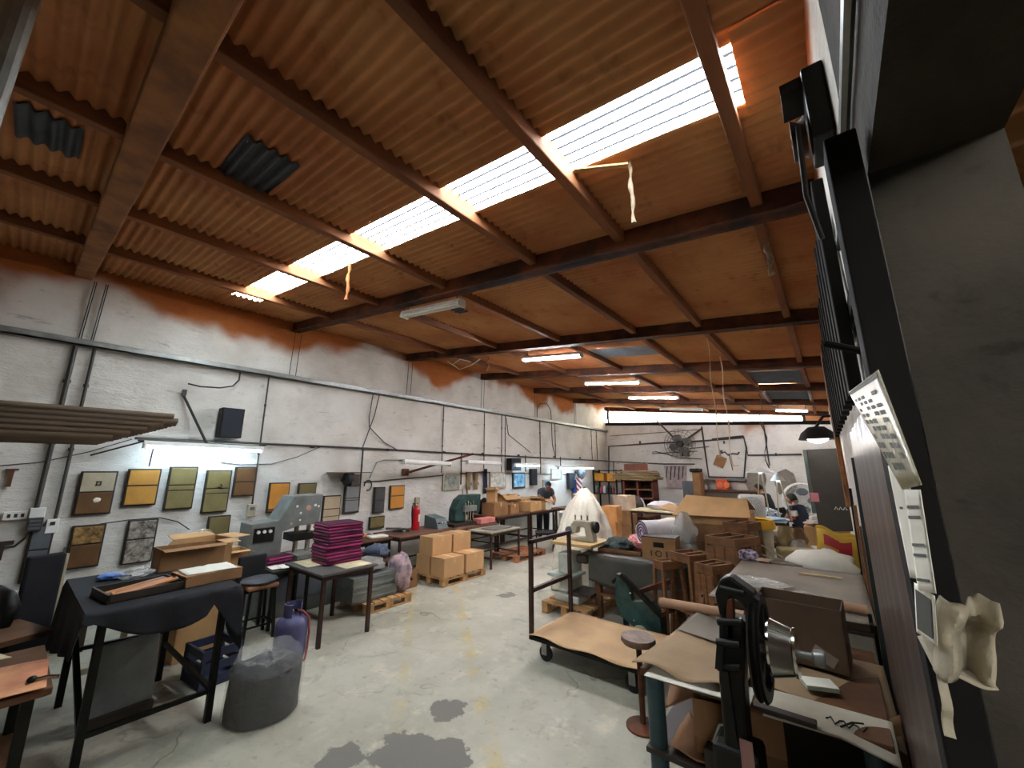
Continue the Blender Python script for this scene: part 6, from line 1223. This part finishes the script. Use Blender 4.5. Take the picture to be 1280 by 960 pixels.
for a, b in (((816, 567), (872, 564)), ((818, 564), (850, 572)), ((850, 572), (878, 574)), ((860, 561), (886, 558)), ((816, 564), (816, 568))): MB().tube([bk(*a, .08), bk(*b, .08)], .013, 6).build('rod', M_CONDUIT, t)
t = thing('brown_card', 'brown square card pinned askew on the end wall', 'card', bk(900, 577, .04)); MB().box((-.17, -.01, -.19), (.17, .01, .19), (0, .45, 0)).build('card', M_CARD2, t)
t = thing('scroll_ornament', 'dark scroll ornament on the end wall above the brown card', 'ornament', (0, 0, 0)); MB().tube(bl((899, 563), (901, 567), (906, 565), (910, 569), (916, 567), (922, 568), (924, 565)), .025, 8).build('scroll', M_CONDUIT, t, smooth=60); MB().cbox(bk(901, 565, .04), (.12, .04, .12)).build('plate', M_CONDUIT, t)
wire('dangling_string', 'thin cord with a dark weight hanging on the end wall', [bk(911, 567, .06), bk(914, 580, .06), bk(916, 588, .06)], .014)
for k, (pts, lab) in enumerate((([(935, 588), (955, 586), (958, 600), (955, 616), (938, 618), (932, 605)], 'grey bare cement patch behind the lamp'), ([(972, 590), (982, 586), (992, 592), (997, 606), (992, 618), (974, 618), (968, 604)], 'grey bare cement patch behind the worker in black'))):
    tag(MB().prism([bk(x, y, .06) for x, y in pts], (0, .03, 0)).build('cement_patch', mat('bare_cement', '#7d766a', .95, 0, .2, 4, .4, 10, .02)), lab, 'cement patch')
# wooden pigeonhole cabinet with boards on top
CY = 13.6
t = thing('wood_cabinet', 'reddish wooden pigeonhole cabinet near the end wall', 'cabinet', (0, 0, 0)); a, b = P(778, 600, CY), P(816, 600, CY); x0, x1, zt = a.x, b.x, a.z
M_RED = mat('red_brown_wood', '#6a3626', .6, 0, .25, 4, .15, 25)
for x in (x0, (x0 + x1) / 2 - .05, x1 - .06): MB().box((x, CY, 0), (x + .06, CY + .5, zt)).build('upright', M_RED, t)
MB().box((x0, CY + .47, 0), (x1, CY + .5, zt)).build('back', M_FR, t)
for k in range(6): MB().box((x0, CY, .05 + (zt - .09) * k / 5), (x1, CY + .5, .09 + (zt - .09) * k / 5)).build('shelf', M_RED if k % 2 else M_WOOD, t)
for k in range(7):
    tt = thing('stacked_board', ['brown felt board in the stack on the cabinet, lowest', 'brown felt board in the stack on the cabinet, second', 'brown felt board in the stack on the cabinet, third', 'brown felt board in the stack on the cabinet, fourth', 'brown felt board in the stack on the cabinet, fifth', 'brown felt board in the stack on the cabinet, sixth', 'brown felt board in the stack on the cabinet, topmost'][k], 'board', ((x0 + x1) / 2 + random.uniform(-.04, .04) - .1, CY + .25, zt + .002 + .045 * k), random.uniform(-.05, .05), 'felt boards on the cabinet')
    hw = (x1 - x0) / 2 + .25 - .03 * k; MB().grid(8, 4, lambda u, v: (-hw + 2 * hw * u, -.4 + .8 * v, .022 + .008 * math.sin(u * 7 + k))).build('board', mat('felt_brown', '#7a6444', .9, 0, .15, 4, .1, 30) if k % 2 else mat('felt_tan', '#94794f', .9, 0, .15, 4, .1, 30), tt, smooth=60, thick=.034)
zt2 = zt + .33
t = thing('spool_crate', 'small dark crate of white spools on top of the felt boards', 'crate', ((x0 + x1) / 2 - .05, CY + .2, zt2)); MB().box((-.42, -.15, 0), (.42, .15, .02)).build('bottom', M_RED, t); MB().box((-.42, -.16, 0), (.42, -.14, .22)).build('side', M_RED, t)
for k in range(5): MB().lathe([(0, 0), (.06, 0), (.06, .02), (.03, .04), (.03, .12), (.06, .14), (0, .15)], 10, (-.34 + .17 * k, 0, .1)).build('spool', M_WHITE, t)
for k, (x, z, r, c_, lab) in enumerate(((800, 626, .16, '#c4c8ca', 'white bag in front of the wooden cabinet'), (794, 628, .18, '#8a8f92', 'grey bag beside the white bag at the cabinet foot'), (806, 622, .16, '#463a36', 'dark bag hanging on the cabinet corner'))):
    q = P(x, z, 12.9); bag(lab, (q.x, 12.9 - .3 * k, max(.0, q.z - .5)), r, .6, mat('bagcol%d' % k, c_, .6, 0, .15, 5, .3, 12, .02), 'cloth_bag', 20 + k)
table('low table under the bags by the wooden cabinet', (P(800, 640, 12.7).x, 12.6, 0), .9, .9, max(.3, P(806, 622, 12.9).z - .505), 0, M_DARKWOOD)
# rack of clothes and orange cases at the far corner
t = thing('corner_shelf', 'dark steel shelf with orange cases in the far corner', 'shelf', (0, 0, 0)); SY = 14.4; a, b = P(742, 592, SY), P(770, 592, SY)
for x in (a.x, b.x):
    for y in (SY, SY + .5): MB().bar((x, y, 0), (x, y, a.z + .15), .05).build('post', M_BLACK, t)
for z in (.4, 1.0, 1.45, a.z + .1): MB().box((a.x - .03, SY - .02, z), (b.x + .03, SY + .52, z + .03)).build('shelf_board', M_BLACK, t)
for k in range(2):
    tt = thing('orange_case', ['orange folded fabric case on the corner shelf, nearer the wall', 'orange fabric case on the corner shelf, nearer the cabinet'][k], 'case', (a.x + .22 + .52 * k, SY + .2, 1.482), 0, 'orange cases on the corner shelf')
    MB().box((-.2, -.2, 0), (.2, .2, .3)).build('body', mat('orange_fabric', '#c98528', .7, 0, .12, 5, .2, 20), tt, bev=.03); MB().prism([(-.2, -.205, .3), (.2, -.205, .3), (0, -.205, .08)], (0, .004, 0)).build('flap', mat('orange_fabric', '#c98528'), tt)
for k in range(7):
    tt = thing('shop_bottle', ['dark green bottle at the wall end of the corner shelf', 'red bottle near the wall end of the corner shelf', 'white bottle left of the middle of the corner shelf', 'navy bottle in the middle of the corner shelf', 'dark green bottle right of the middle of the corner shelf', 'red bottle near the cabinet end of the corner shelf', 'white bottle at the cabinet end of the corner shelf'][k], 'bottle', (a.x + .12 + .13 * k, SY + .1, 1.032), 0, 'bottles on the corner shelf'); MB().lathe([(0, 0), (.05, 0), (.05, .18), (.02, .23), (.02, .28), (0, .28)], 10).build('flask', mat('bottle%d' % (k % 4), ['#1f3a30', '#a03040', '#d0d0cc', '#20242e'][k % 4], .4), tt, smooth=40)
q = P(752, 595, 13.2); t = thing('striped_post', 'red and white striped hazard board near the far corner', 'board', (P(724, 602, 13).x, 13.0, 0)); m = MB()
g = G('hazard_stripes'); o = g.xyz(); s_ = g.math('SINE', g.math('MULTIPLY', g.math('ADD', o[2], o[0]), 34)); M_HAZ = g.set(g.mix(g.step(s_, -.1, .1), lin('#d8d4cc'), lin('#a8342c')), .6)
MB().box((-.11, -.02, .95), (.11, .02, 2.0)).build('board', M_HAZ, t); MB().bar((0, 0, 0), (0, 0, .96), .05).build('stake', M_WOOD, t)
# cartons in the middle distance
OC = mat('orange_card', '#b9804a', .85)
for k in range(3): carton(['orange-brown carton at the bottom of the pile right of the sheeted machine', 'orange-brown carton in the middle of the pile right of the sheeted machine', 'orange-brown carton on top of the pile right of the sheeted machine'][k], (P(763, 660, 9.2).x + .03 * k, 9.2, .36 * k), .36, .4, .355, .06 * k, 'closed', OC, 'orange-brown cartons')
for k in range(3): carton(['brown carton at the bottom of the pile before the cabinet', 'brown carton in the middle of the pile before the cabinet', 'pale carton on top of the pile before the cabinet'][k], (P(781, 650, 11.2).x, 11.2 + .03 * k, .4 * k), .56 - .06 * k, .5, .395, -.05 * k, 'closed', [M_CARD2, M_CARD2, mat('pale_board', '#bda890', .85)][k], 'cartons before the cabinet')
carton('low white box on the floor between the carton piles', (P(800, 668, 9.9).x, 9.9, 0), .4, .4, .3, .2, 'closed', M_PAPER, 'cartons before the cabinet')
tag(heap((P(828, 618, 11).x, 11, .98), (.4, .25, .13), 81, .4).build('white_rolls', M_FAB, smooth=60), 'white rolled fabrics piled before the cabinet', 'fabric')
table('table under the white rolled fabrics', (P(822, 615, 11).x, 11, 0), 1.3, .8, .88, 0, mat('cream_top', '#c9b994'), M_BROWNLEG)
t = thing('tool_board', 'pale pink tool board with hanging tools on the end wall', 'tool board', (0, 0, 0)); MB().prism([bk(830, 582, .07), bk(858, 582, .07), bk(858, 610, .07), bk(834, 610, .07)], (0, .025, 0)).build('panel', mat('pinkish_board', '#a99a96', .85), t)
for k in range(5): MB().tube([bk(834 + 5 * k, 583, .1), bk(833 + 5 * k, 597 + 3 * (k % 2), .1)], .02, 6).build('tool', M_CONDUIT, t)
t = thing('glue_machine', 'brown cardboard covered machine by the end wall', 'machine', (0, 0, 0)); a = P(855, 590, 14.6); b = P(876, 612, 14.6)
MB().box((a.x + .25, 14.6, 0), (b.x, 15.1, a.z)).build('cover', M_CARD2, t, bev=.01); MB().box((a.x - .1, 14.6, 0), (a.x + .25, 15.0, a.z - .3)).build('body', M_GRY, t, bev=.02); MB().box((a.x + .2, 14.5, a.z), (b.x, 15.1, a.z + .12)).build('lid', M_BLACK, t, bev=.03)
t = thing('shelf_rail', 'grey shelf rail on the end wall under the brown card', 'shelf', (0, 0, 0)); a, b = bk(884, 598, .0), bk(934, 598, .0); MB().box((a.x, YB - .3, a.z - .05), (b.x, YB - .01, a.z)).build('shelf_board', M_GREYM, t)
t = thing('red_crate', 'bright orange-red crate on the shelf against the end wall', 'crate', (0, 0, 0)); a, b = bk(896, 612, .35), bk(910, 612, .35); MB().box((a.x, YB - .45, a.z), (b.x, YB - .1, a.z + .35)).build('crate', mat('orange_red', '#c8482a', .45), t, bev=.02)
for k in range(2): MB().lathe([(0, 0), (.1, 0), (.1, .02), (0, .02)], 12, (a.x + .13 + .22 * k, YB - .47, a.z + .17), 'y').build('disc', mat('orange_disc', '#d8763a', .5), t)
table('cluttered table against the end wall under the red crate', ((a.x + b.x) / 2, YB - .4, 0), 2.2, .7, a.z - .003, 0, M_DARKWOOD, M_BROWNLEG)
for k in range(5):
    tt = thing('jar', ['white jar furthest from the red crate', 'grey jar second from the far end by the red crate', 'cream jar in the middle of the jars by the red crate', 'white jar second nearest to the red crate', 'grey jar nearest to the red crate'][k], 'jar', (a.x - .75 + .14 * k, YB - .45, a.z), 0, 'jars by the red crate'); MB().lathe([(0, 0), (.05, 0), (.05, .13), (.035, .15), (.035, .17), (0, .17)], 10).build('glass', [M_PAPER, M_GRY, M_CRM][k % 3], tt, smooth=40)
# ================================================================== under the roof
def beam_lamp(label, px0, px1, lit, up=.0, n=2, wd=.14):
    def rp_(x, y):
        d = _f * FPX + _r * (x - 640) - _u * (y - 480); tt = (3.582 - .06 - CAMZ) / (d.z - RS * d.x); return Vector((0, 0, CAMZ)) + d * tt
    a, b = rp_(*px0), rp_(*px1); y = (a.y + b.y) / 2; a.y = b.y = y
    for q in (a, b): q.z = zb(q.x) - .07
    t = strip_lamp(label, a, b, lit, wd, .05, 'strip lamps under the roof', n, M_TUBEW)
    for e in (a, b):
        c = (a + b) / 2; MB().tube([e.lerp(c, .15) - c + Vector((0, 0, .04)), e.lerp(c, .15) - c + Vector((0, 0, .26))], .008, 6).build('hanger', M_WIRE, t)
    return t
beam_lamp('unlit twin strip lamp below the first dark beam', (500, 392), (582, 380), False)
beam_lamp('twin strip lamp hung between the second and third dark beams', (655, 449), (727, 443), True)
beam_lamp('strip lamp under the third dark beam', (735, 480), (798, 476), True, n=1)
beam_lamp('strip lamp under the fourth dark beam', (790, 498), (845, 495), True, n=1)
beam_lamp('unlit strip lamp nearest the window strip', (828, 512), (876, 511), False, n=1)
beam_lamp('bright lit strip lamp over the seated workers', (970, 513), (1010, 512), True, n=1)
def roofpt(x, y, dz=.15):
    d = _f * FPX + _r * (x - 640) - _u * (y - 480); tt = (3.582 + dz - CAMZ) / (d.z - RS * d.x); return Vector((0, 0, CAMZ)) + d * tt
def hang(label, px, Y0, ln, r, m, cat='cord', wob=.02, name='dangling_string'):
    p = roofpt(*px); pts = [p + Vector((wob * math.sin(k * 1.3), wob * math.cos(k * .9), -ln * k / 10)) for k in range(11)]; pts[0] = p + Vector((0, 0, .02))
    return tag(MB().tube(pts, [r * (1 + .35 * math.sin(k * 2.1) + .2 * math.sin(k * 5.3)) for k in range(11)], 7).build(name, m, smooth=60), label, cat)
M_FOAM = mat('foam_drip', '#b3814e', .9, 0, .2, 14, .5, 40, .01); M_CORD = mat('pale_cord', '#c9b694', .8)
hang('ragged foam covered cable hanging below the skylight', (787, 205), 0, .42, .012, mat('pale_foam', '#8f7a62', .95, 0, .3, 20, .6, 60), wob=.004)
tag(MB().bar(roofpt(718, 213, .1), roofpt(785, 206, .1), .03, .012).build('loose_batten', M_FOAM), 'loose pale batten along the skylight edge', 'batten')
hang('orange foam strip peeling from the roof beside the long skylight', (437, 332), 0, .42, .016, mat('orange_foam', '#9a5c30', .9), 'foam strip', .006, 'foam_strip')
hang('short orange foam strip peeling beyond the third beam', (610, 447), 0, .3, .018, mat('orange_foam', '#b5703c'), 'foam strip', .02, 'foam_strip')
hang('lumpy foam rope hanging along the last purlin', (957, 292), 0, .35, .018, mat('pale_foam', '#8f7a62'), wob=.008)
hang('long pale cord hanging from the second bay, nearer one', (884, 424), 0, 1.75, .007, M_CORD, wob=.012)
hang('long pale cord hanging from the third bay, further one', (900, 446), 0, 1.9, .009, M_CORD, wob=.015)
hang('pale cord hanging near the lit lamp over the workers', (948, 492), 0, 1.9, .012, M_WIRE, wob=.05)
t = thing('white_cables', 'loose white cables drooping under the third bay', 'cables', (0, 0, 0))
for pts in (((560, 452), (575, 462), (590, 456), (600, 449)), ((588, 452), (575, 449), (567, 455))): MB().tube([roofpt(x, y, -.02) for x, y in pts], .012, 6).build('cable', M_PAPER, t, smooth=60)
